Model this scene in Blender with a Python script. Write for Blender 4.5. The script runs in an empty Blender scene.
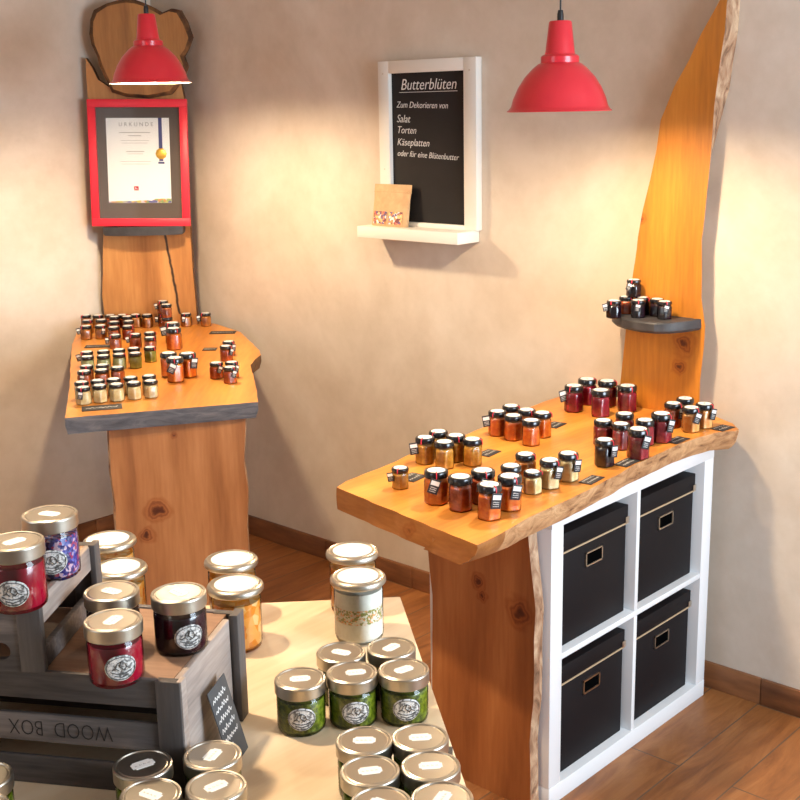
import bpy, bmesh, math, random
from mathutils import Vector, Matrix
PI = math.pi
C = bpy.context.scene.collection
SC = bpy.context.scene

# ------------------------------------------------ camera
cam_d = bpy.data.cameras.new('camera'); cam = bpy.data.objects.new('camera', cam_d); C.objects.link(cam)
cam_d.sensor_width = 36.0; cam_d.lens = 1204.277/800*36.0
cam.matrix_world = Matrix(((0.67441, 0.18618, -0.71450, -2.232), (-0.73813, 0.14581, -0.65872, -1.574),
                           (-0.01846, 0.97164, 0.23576, 1.723), (0, 0, 0, 1)))
cam_d.clip_start = 0.05; cam_d.clip_end = 40
SC.camera = cam
# ------------------------------------------------ world, daylight, exposure
w = bpy.data.worlds.new('world'); SC.world = w; w.use_nodes = True
w.node_tree.nodes['Background'].inputs[0].default_value = (1.0, 0.90, 0.80, 1)
w.node_tree.nodes['Background'].inputs[1].default_value = 0.16
def area(name, loc, target, size, sy, power, col):
    l = bpy.data.lights.new(name, 'AREA'); l.shape = 'RECTANGLE'; l.size = size; l.size_y = sy; l.energy = power; l.color = col
    o = bpy.data.objects.new(name, l); C.objects.link(o); o.location = loc
    o.rotation_euler = (Vector(target)-Vector(loc)).to_track_quat('-Z', 'Y').to_euler(); return o
# daylight through the window side of the shop, behind and to the right of the viewer
area('window_daylight', (-0.1, -2.9, 1.5), (0.2, 1.0, 0.9), 1.6, 1.4, 95, (0.70, 0.85, 1.0))
area('far_window_daylight', (-3.6, 0.6, 1.9), (0.4, 2.6, 1.4), 1.2, 1.2, 12, (0.90, 0.94, 1.0))
BULB = 34.0
SC.view_settings.view_transform = 'Standard'; SC.view_settings.look = 'None'
SC.view_settings.exposure = 0.42; SC.view_settings.gamma = 1.0; SC.view_settings.use_curve_mapping = False

# ------------------------------------------------ helpers
def link(name, bm, mats, parent=None, loc=None, rot=None, sharp=35):
    me = bpy.data.meshes.new(name)
    bmesh.ops.recalc_face_normals(bm, faces=bm.faces[:])
    for f in bm.faces: f.smooth = True
    lim = math.radians(sharp)
    for e in bm.edges:
        if len(e.link_faces) == 2 and e.calc_face_angle(0) > lim: e.smooth = False
    bm.to_mesh(me); bm.free()
    for m in (mats if isinstance(mats, (list, tuple)) else [mats]): me.materials.append(m)
    o = bpy.data.objects.new(name, me); C.objects.link(o)
    if parent: o.parent = parent
    if loc is not None: o.location = loc
    if rot is not None: o.rotation_euler = rot
    return o
def tag(o, label, cat=None, group=None, kind=None):
    if label: o['label'] = label
    if cat: o['category'] = cat
    if group: o['group'] = group
    if kind: o['kind'] = kind
    return o
def empty(name, loc=(0, 0, 0), rz=0.0, label=None, cat=None, group=None):
    o = bpy.data.objects.new(name, None); C.objects.link(o); o.location = loc; o.rotation_euler = (0, 0, rz)
    o.empty_display_size = 0.05
    return tag(o, label, cat, group)
def struct(name, bm, m, **k):
    o = link(name, bm, m, **k); o['kind'] = 'structure'; return o
def box(bm, x0, x1, y0, y1, z0, z1, bev=0.0, mat=0, M=None):
    n0 = len(bm.verts); f0 = len(bm.faces)
    r = bmesh.ops.create_cube(bm, size=1.0)
    for v in r['verts']:
        v.co = Vector((x0+(v.co.x+.5)*(x1-x0), y0+(v.co.y+.5)*(y1-y0), z0+(v.co.z+.5)*(z1-z0)))
    vs = r['verts']
    if bev > 0:
        es = list({e for v in vs for e in v.link_edges})
        rb = bmesh.ops.bevel(bm, geom=es, offset=bev, segments=2, affect='EDGES', profile=0.5)
    bm.faces.ensure_lookup_table(); bm.verts.ensure_lookup_table()
    if mat:
        for f in bm.faces[f0:]: f.material_index = mat
    if M is not None:
        for v in bm.verts[n0:]: v.co = M @ v.co
    return bm
def nb(): return bmesh.new()
def lathe(bm, prof, seg=32, c=(0, 0, 0), mat=0, rf=None):
    """prof: list of (r, z); rf(angle, i) -> radius multiplier"""
    rings = []
    for i, (r, z) in enumerate(prof):
        if r < 1e-6: rings.append([bm.verts.new((c[0], c[1], c[2]+z))])
        else:
            rings.append([bm.verts.new((c[0]+r*(rf(2*PI*k/seg, i) if rf else 1)*math.cos(2*PI*k/seg),
                                        c[1]+r*(rf(2*PI*k/seg, i) if rf else 1)*math.sin(2*PI*k/seg), c[2]+z)) for k in range(seg)])
    for a, b in zip(rings, rings[1:]):
        for k in range(seg):
            k2 = (k+1) % seg
            if len(a) == 1 and len(b) == 1: continue
            if len(a) == 1: f = bm.faces.new((a[0], b[k], b[k2]))
            elif len(b) == 1: f = bm.faces.new((a[k], a[k2], b[0]))
            else: f = bm.faces.new((a[k], a[k2], b[k2], b[k]))
            f.material_index = mat
    return bm
def resample(pts, step, closed=True):
    out = []; n = len(pts)
    for i in range(n if closed else n-1):
        a = Vector(pts[i]); b = Vector(pts[(i+1) % n]); k = max(1, int((b-a).length/step))
        for j in range(k): out.append(a.lerp(b, j/k))
    if not closed: out.append(Vector(pts[-1]))
    return out
def slab(levels, to3, side_mat=None, noise=0.0, seed=1, capmat=(0, 0)):
    """closed 2D outlines with the same number of points, one per level; to3(p, t) -> 3D"""
    bm = nb(); rnd = random.Random(seed); rings = []
    n = len(levels[0][0])
    offs = [rnd.uniform(-1, 1) for _ in range(n)]
    offs = [(offs[i-1]+offs[i]*2+offs[(i+1) % n])/4 for i in range(n)]
    for li, (poly, t) in enumerate(levels):
        cx = sum(p[0] for p in poly)/n; cy = sum(p[1] for p in poly)/n
        ring = []
        for i, p in enumerate(poly):
            d = Vector((p[0]-cx, p[1]-cy)); d.normalize()
            k = noise*offs[i]+(noise*0.7*rnd.uniform(-1, 1) if 0 < li < len(levels)-1 else 0)
            ring.append(bm.verts.new(to3((p[0]+d.x*k, p[1]+d.y*k), t)))
        rings.append(ring)
    for a, b in zip(rings, rings[1:]):
        for i in range(n):
            j = (i+1) % n; f = bm.faces.new((a[i], a[j], b[j], b[i]))
            f.material_index = side_mat(levels[0][0][i], levels[0][0][j]) if side_mat else 0
    from mathutils.geometry import tessellate_polygon
    for ring, poly, ci, flip in ((rings[0], levels[0][0], 0, False), (rings[-1], levels[-1][0], 1, True)):
        pts = [Vector((p[0], p[1], 0)) for p in poly]
        for tri in tessellate_polygon([pts]):
            vs = [ring[k] for k in (tri if not flip else tri[::-1])]
            f = bm.faces.new(vs); f.material_index = capmat[ci]
    bm.normal_update()
    return bm
def tube(bm, pts, r, seg=8):
    pts = [Vector(p) for p in pts]; rings = []
    for i, p in enumerate(pts):
        d = (pts[min(i+1, len(pts)-1)]-pts[max(i-1, 0)]).normalized()
        a = d.cross(Vector((0, 0, 1)) if abs(d.z) < .9 else Vector((1, 0, 0))).normalized(); b = d.cross(a)
        rings.append([bm.verts.new(p+a*r*math.cos(2*PI*k/seg)+b*r*math.sin(2*PI*k/seg)) for k in range(seg)])
    for A, B in zip(rings, rings[1:]):
        for k in range(seg): bm.faces.new((A[k], A[(k+1) % seg], B[(k+1) % seg], B[k]))
    bm.faces.new(rings[0]); bm.faces.new(rings[-1]); return bm
def copy_tree(o, parent=None):
    c = o.copy(); C.objects.link(c); c.parent = parent
    for ch in list(o.children): copy_tree(ch, c)
    return c
def text(name, body, size, m, parent, M, shear=0.0, extrude=0.0003, align='LEFT', width=1.0, thin=0.0):
    cu = bpy.data.curves.new(name, 'FONT'); cu.body = body; cu.size = size; cu.shear = shear; cu.extrude = extrude; cu.align_x = align; cu.offset = -size*thin
    cu.resolution_u = 3
    t = bpy.data.objects.new(name, cu); C.objects.link(t)
    dg = bpy.context.evaluated_depsgraph_get(); me = bpy.data.meshes.new_from_object(t.evaluated_get(dg))
    bpy.data.objects.remove(t); me.materials.clear(); me.materials.append(m)
    me.transform(Matrix.Diagonal((width, 1, 1, 1))); me.transform(M)
    o = bpy.data.objects.new(name, me); C.objects.link(o); o.parent = parent
    return o
def frame_mat(origin, xdir, ydir):
    x = Vector(xdir).normalized(); y = Vector(ydir).normalized(); z = x.cross(y)
    return Matrix(((x.x, y.x, z.x, origin[0]), (x.y, y.y, z.y, origin[1]), (x.z, y.z, z.z, origin[2]), (0, 0, 0, 1)))
def scrawl(bm, x, y, w, h, th, M, seed=0, dz=0.0004):
    """hand-written-like stroke in the local xy plane of M"""
    rnd = random.Random(seed); n = max(4, int(w/(h*0.45))); pts = []
    for i in range(n+1):
        pts.append((x+w*i/n, y+(h*rnd.uniform(.35, 1) if i % 2 else -h*rnd.uniform(0, .15))))
    for a, b in zip(pts, pts[1:]):
        a = Vector(a); b = Vector(b); d = (b-a).normalized(); p = Vector((-d.y, d.x))*th/2
        vs = [bm.verts.new(M @ Vector((q.x, q.y, dz))) for q in (a-p, b-p, b+p, a+p)]
        bm.faces.new(vs)
    return bm
def bar(bm, x0, x1, y0, y1, M, dz=0.0004):
    bm.faces.new([bm.verts.new(M @ Vector((a, b, dz))) for a, b in ((x0, y0), (x1, y0), (x1, y1), (x0, y1))])

# ------------------------------------------------ materials
def mat(name, col=(.8, .8, .8), rough=.5, metal=0.0, coat=0.0, spec=.5):
    m = bpy.data.materials.new(name); m.use_nodes = True; b = m.node_tree.nodes['Principled BSDF']
    b.inputs['Base Color'].default_value = (*col, 1); b.inputs['Roughness'].default_value = rough
    b.inputs['Metallic'].default_value = metal; b.inputs['Coat Weight'].default_value = coat
    b.inputs['Specular IOR Level'].default_value = spec
    return m
def N(m, t, **k):
    n = m.node_tree.nodes.new(t)
    for a, v in k.items():
        if a in n.inputs.keys(): n.inputs[a].default_value = v
        else: setattr(n, a, v)
    return n
def L(m, a, b): m.node_tree.links.new(a, b)
def ramp(m, stops, src):
    r = N(m, 'ShaderNodeValToRGB'); e = r.color_ramp.elements
    while len(e) < len(stops): e.new(0.5)
    for q, (p, c) in zip(e, stops): q.position = p; q.color = (*c, 1)
    L(m, src, r.inputs[0]); return r.outputs[0]
def mixc(m, fac, a, b, mode='MIX'):
    n = N(m, 'ShaderNodeMix', data_type='RGBA', blend_type=mode)
    if isinstance(fac, float): n.inputs[0].default_value = fac
    else: L(m, fac, n.inputs[0])
    for i, v in ((6, a), (7, b)):
        if isinstance(v, tuple): n.inputs[i].default_value = (*v, 1)
        else: L(m, v, n.inputs[i])
    return n.outputs[2]
def bump(m, src, s, d=0.002):
    b = N(m, 'ShaderNodeBump'); b.inputs['Strength'].default_value = s; b.inputs['Distance'].default_value = d
    L(m, src, b.inputs['Height']); L(m, b.outputs[0], m.node_tree.nodes['Principled BSDF'].inputs['Normal'])
def wood(name, dark, mid, light, axis='Z', scale=1.0, rough=.5, knots=(), rings=9.0, crack=(), distort=2.2, coat=0.0):
    m = mat(name, rough=rough, coat=coat); b = m.node_tree.nodes['Principled BSDF']
    tc = N(m, 'ShaderNodeTexCoord'); mp = N(m, 'ShaderNodeMapping'); s = [1.0, 1.0, 1.0]
    s['XYZ'.index(axis)] = 0.10
    mp.inputs['Scale'].default_value = [scale*v for v in s]; L(m, tc.outputs['Object'], mp.inputs[0])
    big = N(m, 'ShaderNodeTexNoise', Scale=5.0, Detail=3.0, Roughness=.5); L(m, mp.outputs[0], big.inputs['Vector'])
    vec = mp.outputs[0]
    # bend the grain around the knots
    kn = None
    for (kx, ky, kz, kr) in knots:
        sub = N(m, 'ShaderNodeVectorMath', operation='SUBTRACT'); L(m, tc.outputs['Object'], sub.inputs[0]); sub.inputs[1].default_value = (kx, ky, kz)
        nz = N(m, 'ShaderNodeTexNoise', Scale=.9/kr, Detail=4.0); L(m, tc.outputs['Object'], nz.inputs['Vector'])
        add = N(m, 'ShaderNodeVectorMath', operation='MULTIPLY_ADD'); L(m, nz.outputs['Color'], add.inputs[0]); add.inputs[1].default_value = (kr*1.1, kr*1.1, kr*1.3); L(m, sub.outputs[0], add.inputs[2])
        ofs = N(m, 'ShaderNodeVectorMath', operation='SUBTRACT'); L(m, add.outputs[0], ofs.inputs[0]); ofs.inputs[1].default_value = (kr*.55, kr*.55, kr*.65)
        ln = N(m, 'ShaderNodeVectorMath', operation='LENGTH'); L(m, ofs.outputs[0], ln.inputs[0])
        dv = N(m, 'ShaderNodeMath', operation='DIVIDE'); L(m, ln.outputs['Value'], dv.inputs[0]); dv.inputs[1].default_value = kr
        if kn is None: kn = dv.outputs[0]
        else:
            mn = N(m, 'ShaderNodeMath', operation='MINIMUM'); L(m, kn, mn.inputs[0]); L(m, dv.outputs[0], mn.inputs[1]); kn = mn.outputs[0]
    wv = N(m, 'ShaderNodeTexWave', wave_type='BANDS', bands_direction='DIAGONAL', Scale=rings/3, Distortion=distort*3)
    wv.inputs['Detail'].default_value = 2.5; wv.inputs['Detail Scale'].default_value = 1.2; L(m, vec, wv.inputs['Vector'])
    fine = N(m, 'ShaderNodeTexNoise', Scale=90.0, Detail=4.0); L(m, mp.outputs[0], fine.inputs['Vector'])
    f1 = N(m, 'ShaderNodeMath', operation='MULTIPLY_ADD'); L(m, wv.outputs['Fac'], f1.inputs[0]); f1.inputs[1].default_value = .32; L(m, big.outputs['Fac'], f1.inputs[2])
    f2 = N(m, 'ShaderNodeMath', operation='MULTIPLY_ADD'); L(m, fine.outputs['Fac'], f2.inputs[0]); f2.inputs[1].default_value = .52; L(m, f1.outputs[0], f2.inputs[2])
    f3 = N(m, 'ShaderNodeMath', operation='MULTIPLY'); L(m, f2.outputs[0], f3.inputs[0]); f3.inputs[1].default_value = .80; f2 = f3
    col = ramp(m, [(.42, dark), (.75, mid), (1.0, light)], f2.outputs[0])
    if kn is not None:
        blot = ramp(m, [(0.0, (0.12, .05, .025)), (.20, (.25, .12, .06)), (.34, (.78, .6, .45)), (.46, (.50, .32, .22)), (.60, (.92, .82, .72)), (.75, (.80, .66, .54)), (1.0, (1, 1, 1))], kn)
        col = mixc(m, 1.0, col, blot, 'MULTIPLY')
    for (ax, u0, v0, u1, v1, wd) in crack:   # a dark crack line in the plane u,v (ax = the axis left out)
        sp = N(m, 'ShaderNodeSeparateXYZ'); L(m, tc.outputs['Object'], sp.inputs[0]); idx = [i for i in range(3) if 'XYZ'[i] != ax]
        # u as a linear function of v plus noise
        k = (u1-u0)/(v1-v0)
        nz = N(m, 'ShaderNodeTexNoise', Scale=14.0, Detail=3.0); L(m, tc.outputs['Object'], nz.inputs['Vector'])
        a = N(m, 'ShaderNodeMath', operation='MULTIPLY_ADD'); L(m, sp.outputs[idx[1]], a.inputs[0]); a.inputs[1].default_value = -k; a.inputs[2].default_value = k*v0-u0-.012
        c = N(m, 'ShaderNodeMath', operation='MULTIPLY_ADD'); L(m, nz.outputs['Fac'], c.inputs[0]); c.inputs[1].default_value = .024; L(m, a.outputs[0], c.inputs[2])
        d = N(m, 'ShaderNodeMath', operation='ADD'); L(m, c.outputs[0], d.inputs[0]); L(m, sp.outputs[idx[0]], d.inputs[1])
        e = N(m, 'ShaderNodeMath', operation='ABSOLUTE'); L(m, d.outputs[0], e.inputs[0])
        g = N(m, 'ShaderNodeMapRange'); L(m, e.outputs[0], g.inputs[0]); g.inputs[1].default_value = wd*.4; g.inputs[2].default_value = wd; g.inputs[3].default_value = 1; g.inputs[4].default_value = 0
        lo, hi = min(v0, v1), max(v0, v1)
        h1 = N(m, 'ShaderNodeMath', operation='GREATER_THAN'); L(m, sp.outputs[idx[1]], h1.inputs[0]); h1.inputs[1].default_value = lo
        h2 = N(m, 'ShaderNodeMath', operation='LESS_THAN'); L(m, sp.outputs[idx[1]], h2.inputs[0]); h2.inputs[1].default_value = hi
        q = N(m, 'ShaderNodeMath', operation='MULTIPLY'); L(m, h1.outputs[0], q.inputs[0]); L(m, h2.outputs[0], q.inputs[1])
        q2 = N(m, 'ShaderNodeMath', operation='MULTIPLY'); L(m, q.outputs[0], q2.inputs[0]); L(m, g.outputs[0], q2.inputs[1])
        col = mixc(m, q2.outputs[0], col, (.045, .02, .01))
    L(m, col, b.inputs['Base Color']); bump(m, f2.outputs[0], .25, .003)
    return m
def noisemat(name, stops, scale=6.0, rough=.6, detail=4.0, bmp=0.0, bd=.002, stretch=(1, 1, 1), coat=0.0, dist=0.0):
    m = mat(name, rough=rough, coat=coat); tc = N(m, 'ShaderNodeTexCoord'); mp = N(m, 'ShaderNodeMapping')
    mp.inputs['Scale'].default_value = stretch; L(m, tc.outputs['Object'], mp.inputs[0])
    n = N(m, 'ShaderNodeTexNoise', Scale=scale, Detail=detail, Roughness=.6, Distortion=dist); L(m, mp.outputs[0], n.inputs['Vector'])
    L(m, ramp(m, stops, n.outputs['Fac']), m.node_tree.nodes['Principled BSDF'].inputs['Base Color'])
    if bmp: bump(m, n.outputs['Fac'], bmp, bd)
    return m
def glassmat(name, tint=(1, 1, 1), gloss=.9, ior=1.45):
    m = bpy.data.materials.new(name); m.use_nodes = True; nt = m.node_tree; nt.nodes.clear()
    o = nt.nodes.new('ShaderNodeOutputMaterial'); mx = nt.nodes.new('ShaderNodeMixShader'); t = nt.nodes.new('ShaderNodeBsdfTransparent')
    g = nt.nodes.new('ShaderNodeBsdfGlossy'); fr = nt.nodes.new('ShaderNodeFresnel'); fr.inputs[0].default_value = ior
    t.inputs[0].default_value = (*tint, 1); g.inputs[0].default_value = (gloss, gloss, gloss, 1); g.inputs['Roughness'].default_value = .04
    nt.links.new(fr.outputs[0], mx.inputs[0]); nt.links.new(t.outputs[0], mx.inputs[1]); nt.links.new(g.outputs[0], mx.inputs[2]); nt.links.new(mx.outputs[0], o.inputs[0])
    return m
def voro(name, cols, scale, rough=.35, coat=.3):
    m = mat(name, rough=rough, coat=coat); tc = N(m, 'ShaderNodeTexCoord'); v = N(m, 'ShaderNodeTexVoronoi', Scale=scale); L(m, tc.outputs['Object'], v.inputs['Vector'])
    sp = N(m, 'ShaderNodeSeparateColor'); L(m, v.outputs['Color'], sp.inputs[0])
    n = len(cols); r = ramp(m, [(i/n, c) for i, c in enumerate(cols)], sp.outputs[0])
    r.node.color_ramp.interpolation = 'CONSTANT' if n > 3 else 'LINEAR'
    L(m, r, m.node_tree.nodes['Principled BSDF'].inputs['Base Color']); bump(m, v.outputs['Distance'], .5, .002)
    return m

M = {}
def plaster():
    m = mat('plaster', rough=.9, spec=.2); tc = N(m, 'ShaderNodeTexCoord')
    n1 = N(m, 'ShaderNodeTexNoise', Scale=1.3, Detail=6.0, Roughness=.6, Distortion=.8); L(m, tc.outputs['Object'], n1.inputs['Vector'])
    n2 = N(m, 'ShaderNodeTexNoise', Scale=9.0, Detail=6.0, Roughness=.65); L(m, tc.outputs['Object'], n2.inputs['Vector'])
    c1 = ramp(m, [(.3, (.60, .51, .41)), (.5, (.69, .60, .50)), (.7, (.76, .69, .60))], n1.outputs['Fac'])
    c2 = ramp(m, [(.35, (.93, .92, .90)), (.6, (1, 1, 1))], n2.outputs['Fac'])
    L(m, mixc(m, 1.0, c1, c2, 'MULTIPLY'), m.node_tree.nodes['Principled BSDF'].inputs['Base Color'])
    bump(m, n2.outputs['Fac'], .25, .006); return m
M['plaster'] = plaster()
def floor_mat():
    m = mat('floor_tiles', rough=.42); tc = N(m, 'ShaderNodeTexCoord'); mp = N(m, 'ShaderNodeMapping'); mp.inputs['Location'].default_value = (.38, .148, 0)
    L(m, tc.outputs['Object'], mp.inputs[0])
    br = N(m, 'ShaderNodeTexBrick', Scale=1.0); L(m, mp.outputs[0], br.inputs['Vector']); br.offset = .37
    br.inputs['Brick Width'].default_value = 1.22; br.inputs['Row Height'].default_value = .152; br.inputs['Mortar Size'].default_value = .0022
    br.inputs['Color1'].default_value = (.0, .0, .0, 1); br.inputs['Color2'].default_value = (1, 1, 1, 1); br.inputs['Mortar'].default_value = (.5, .5, .5, 1)
    mp2 = N(m, 'ShaderNodeMapping'); mp2.inputs['Scale'].default_value = (1.2, 7, 1); L(m, tc.outputs['Object'], mp2.inputs[0])
    ad = N(m, 'ShaderNodeVectorMath', operation='ADD'); L(m, mp2.outputs[0], ad.inputs[0]); L(m, br.outputs['Color'], ad.inputs[1])
    n = N(m, 'ShaderNodeTexNoise', Scale=2.6, Detail=6.0, Roughness=.62, Distortion=1.0); L(m, ad.outputs[0], n.inputs['Vector'])
    c = ramp(m, [(.3, (.12, .038, .010)), (.5, (.29, .105, .028)), (.7, (.44, .19, .06))], n.outputs['Fac'])
    c = mixc(m, .35, c, mixc(m, br.outputs['Color'], (.22, .075, .022), (.38, .15, .05)))
    c = mixc(m, br.outputs['Fac'], c, (.13, .075, .045))
    L(m, c, m.node_tree.nodes['Principled BSDF'].inputs['Base Color']); bump(m, n.outputs['Fac'], .2, .004); return m
M['floor'] = floor_mat()
M['base'] = noisemat('baseboard_tile', [(.3, (.13, .048, .018)), (.7, (.30, .12, .045))], 4.0, .5, stretch=(1, 1, 6))
M['white'] = mat('white_laminate', (.80, .80, .80), .4)
M['whitewood'] = mat('white_painted_wood', (.80, .77, .70), .5)
M['blackbox'] = mat('black_cardboard', (.0075, .0055, .0065), .6, spec=.2)
M['boxtrim'] = mat('beige_binding', (.50, .36, .22), .5)
M['nickel'] = mat('nickel', (.68, .60, .50), .3, 1.0)
M['holeshade'] = mat('painted_hole_shade', (.002, .002, .002), .9, spec=0.0)  # near-black colour standing in for the shade inside a hole
M['red'] = mat('red_enamel', (.72, .024, .042), .3, coat=.3)
M['redframe'] = mat('red_frame', (.80, .022, .045), .4)
M['lampin'] = mat('lamp_inside', (.85, .80, .75), .5)
M['black'] = mat('black_plastic', (.012, .012, .014), .4)
M['lidblack'] = mat('black_lid', (.008, .008, .010), .22, coat=.5)
M['silver'] = mat('brushed_silver', (.52, .475, .40), .34, 1.0)
M['silverside'] = mat('silver_lid_band', (.78, .78, .78), .28, 1.0)
M['paper'] = mat('white_paper', (.86, .85, .82), .6)
M['silverlabel'] = mat('pale_silver_label', (.66, .64, .61), .42, .35)
M['labelgrey'] = noisemat('embossed_silver_label', [(.38, (.13, .125, .12)), (.47, (.42, .41, .39)), (.56, (.72, .70, .67))], 210.0, .4, 2.0, .4, .001)
M['slatecard'] = mat('grey_black_card', (.060, .062, .066), .6)
M['slate'] = mat('black_tag_card', (.022, .021, .024), .6)
M['chalk'] = mat('chalk_white', (.75, .74, .72), .9)
M['chalkboard'] = noisemat('chalkboard_surface', [(.35, (.008, .0055, .005)), (.7, (.015, .011, .010))], 4.0, .85)
M['redstring'] = mat('red_string', (.75, .02, .05), .6)
M['kraft'] = noisemat('kraft_paper', [(.3, (.50, .30, .14)), (.7, (.62, .40, .21))], 30.0, .7)
M['matboard'] = mat('taupe_mat_board', (.11, .08, .062), .8)
M['ribbonblue'] = mat('blue_ribbon', (.035, .04, .16), .5)
M['gold'] = mat('gold_medal', (.75, .42, .06), .35, .6)
M['glass'] = glassmat('jar_glass', (.97, .98, .97))
M['pane'] = glassmat('picture_glass', (1, 1, 1), .35, 1.25)
M['greyshelf'] = noisemat('charcoal_painted_wood', [(.3, (.028, .027, .03)), (.7, (.06, .058, .062))], 20.0, .55)
M['slabtop'] = wood('honey_oak_top', (.42, .14, .020), (.68, .26, .038), (.82, .38, .07), 'X', 1.0, .42,
                    knots=((.42, .02, .845, .04), (-.20, .20, .845, .025)), coat=.15)
M['slabend'] = wood('cut_slab_end', (.22, .075, .016), (.36, .14, .035), (.48, .21, .06), 'Y', 1.6, .5, knots=((-.36, .12, .815, .028),))
M['bark'] = noisemat('live_edge_bark', [(.30, (.12, .045, .015)), (.43, (.40, .19, .075)), (.6, (.60, .33, .15)), (.8, (.72, .47, .27))], 14.0, .75, 8.0, .8, .008, (1, 1, 2.2), dist=1.0)
M['barkz'] = noisemat('live_edge_bark_upright', [(.30, (.10, .045, .02)), (.45, (.36, .19, .10)), (.65, (.62, .42, .26)), (.8, (.70, .54, .40))], 14.0, .75, 8.0, .8, .008, (2.2, 2.2, 1), dist=1.0)
M['darkedge'] = noisemat('dark_waney_edge', [(.35, (.05, .02, .008)), (.6, (.20, .085, .025)), (.8, (.35, .17, .06))], 18.0, .8, 6.0, .8, .006)
M['plankR'] = wood('honey_oak_upright', (.38, .125, .014), (.60, .215, .022), (.72, .30, .04), 'Z', 1.0, .45,
                   knots=((.80, .115, 1.05, .045), (.80, .13, .985, .028), (.80, .20, 1.80, .018), (.80, .27, 1.40, .022)), coat=.1)
M['legR'] = wood('reddish_oak_leg', (.26, .08, .02), (.42, .145, .04), (.54, .215, .065), 'Z', 1.0, .5,
                 knots=((-.036, .195, .57, .028), (-.036, .185, .535, .020), (-.036, .07, .52, .05)))
M['plankL'] = wood('oak_upright_corner', (.32, .12, .03), (.50, .215, .06), (.62, .31, .10), 'Z', 1.0, .5, crack=(('Y', .045, 1.32, .095, .93, .007),))
M['crown'] = wood('burl_crown_wood', (.20, .075, .018), (.36, .15, .035), (.46, .21, .055), 'Z', 1.3, .5, distort=4.0)
M['slabL'] = wood('honey_oak_corner_top', (.46, .155, .020), (.70, .275, .04), (.82, .38, .07), 'Y', 1.0, .42, coat=.15,
                  crack=(('Z', .16, .06, .20, .0, .004),))
M['greyend'] = noisemat('grey_weathered_end', [(.3, (.045, .045, .055)), (.5, (.085, .085, .10)), (.72, (.15, .14, .15))], 9.0, .7, 6.0, .6, .004, (1, 1, 4), dist=1.5)
M['legL'] = wood('oak_leg_corner', (.20, .07, .022), (.36, .145, .05), (.47, .215, .085), 'Z', 1.0, .5,
                 knots=((.25, -1.694, .57, .045), (.215, -1.70, .50, .03), (.31, -1.68, .80, .012)), distort=3.5)
M['birch'] = wood('pale_birch_top', (.66, .47, .29), (.78, .63, .44), (.84, .73, .56), 'X', .7, .5)
M['crategrey'] = wood('grey_stained_pine', (.025, .020, .020), (.095, .080, .075), (.25, .21, .195), 'X', 1.8, .65)
M['crategreyY_lit'] = wood('grey_stained_pine_lit_side', (.16, .125, .11), (.38, .31, .27), (.58, .50, .45), 'Y', 1.8, .65)  # same grey pine, paler: window light on the crate ends put into the colour
M['cratepost'] = wood('grey_stained_post', (.05, .042, .04), (.10, .085, .08), (.18, .15, .14), 'Z', 1.8, .65)
M['cratetop'] = wood('warm_brown_crate_base', (.17, .085, .045), (.27, .145, .08), (.36, .21, .125), 'X', 1.6, .6)
M['engrave'] = mat('burnt_lettering', (.02, .017, .016), .9)
JC = {'mustard': ((.50, .22, .02), (.72, .38, .05)), 'orange': ((.62, .11, .01), (.85, .22, .02)), 'deeporange': ((.34, .045, .008), (.55, .10, .015)),
      'amber': ((.45, .14, .02), (.66, .25, .04)), 'pale': ((.62, .43, .20), (.78, .60, .34)), 'black': ((.012, .003, .006), (.03, .006, .012)),
      'berry': ((.22, .012, .02), (.38, .03, .04)), 'wine': ((.25, .004, .018), (.42, .012, .035)), 'peach': ((.72, .28, .07), (.86, .42, .15)),
      'green': ((.22, .20, .02), (.36, .33, .05)), 'lime': ((.36, .36, .14), (.52, .52, .26)), 'rust': ((.36, .07, .015), (.56, .14, .03))}
for k, (a, b) in JC.items():
    M['j_'+k] = noisemat('filling_'+k, [(.35, tuple(min(.92, 1.2*q) for q in a)), (.65, tuple(min(.92, 1.25*q) for q in b))], 70.0, .25, 3.0, coat=.6)
M['pesto'] = noisemat('pesto_filling', [(.30, (.03, .05, .002)), (.5, (.14, .18, .008)), (.72, (.36, .40, .03))], 150.0, .3, 5.0, .4, .002, coat=.5)
M['petals'] = voro('blue_and_pink_petals', [(.02, .02, .16), (.07, .07, .36), (.48, .04, .12), (.20, .20, .55), (.75, .50, .58), (.04, .02, .18)], 230.0)
M['redjelly'] = noisemat('red_jelly', [(.3, (.30, .002, .018)), (.7, (.46, .006, .035))], 25.0, .2, coat=.6)
M['darkjelly'] = noisemat('dark_jelly', [(.3, (.018, .001, .006)), (.7, (.05, .003, .014))], 25.0, .2, coat=.6)
M['fruit'] = voro('orange_pieces_in_syrup', [(.80, .27, .02), (.86, .36, .05), (.74, .20, .015), (.88, .58, .25), (.86, .42, .10)], 62.0, .25, .6)
M['cream'] = noisemat('white_seasoning', [(.35, (.80, .76, .66)), (.7, (.88, .85, .77))], 120.0, .6, 4.0)
M['grain'] = voro('herb_and_petal_band', [(.84, .79, .68), (.38, .33, .08), (.82, .40, .16), (.84, .78, .66), (.28, .28, .06), (.85, .68, .55)], 300.0, .6, .1)
M['mix'] = voro('petal_mix', [(.60, .25, .08), (.20, .04, .05), (.75, .70, .75), (.10, .08, .20), (.55, .12, .08), (.80, .50, .20)], 140.0, .5)
M['bulb'] = mat('lit_bulb', (1, 1, 1), .4)
bb = M['bulb'].node_tree.nodes['Principled BSDF']; bb.inputs['Emission Color'].default_value = (1, .72, .42, 1); bb.inputs['Emission Strength'].default_value = 6.0

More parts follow.
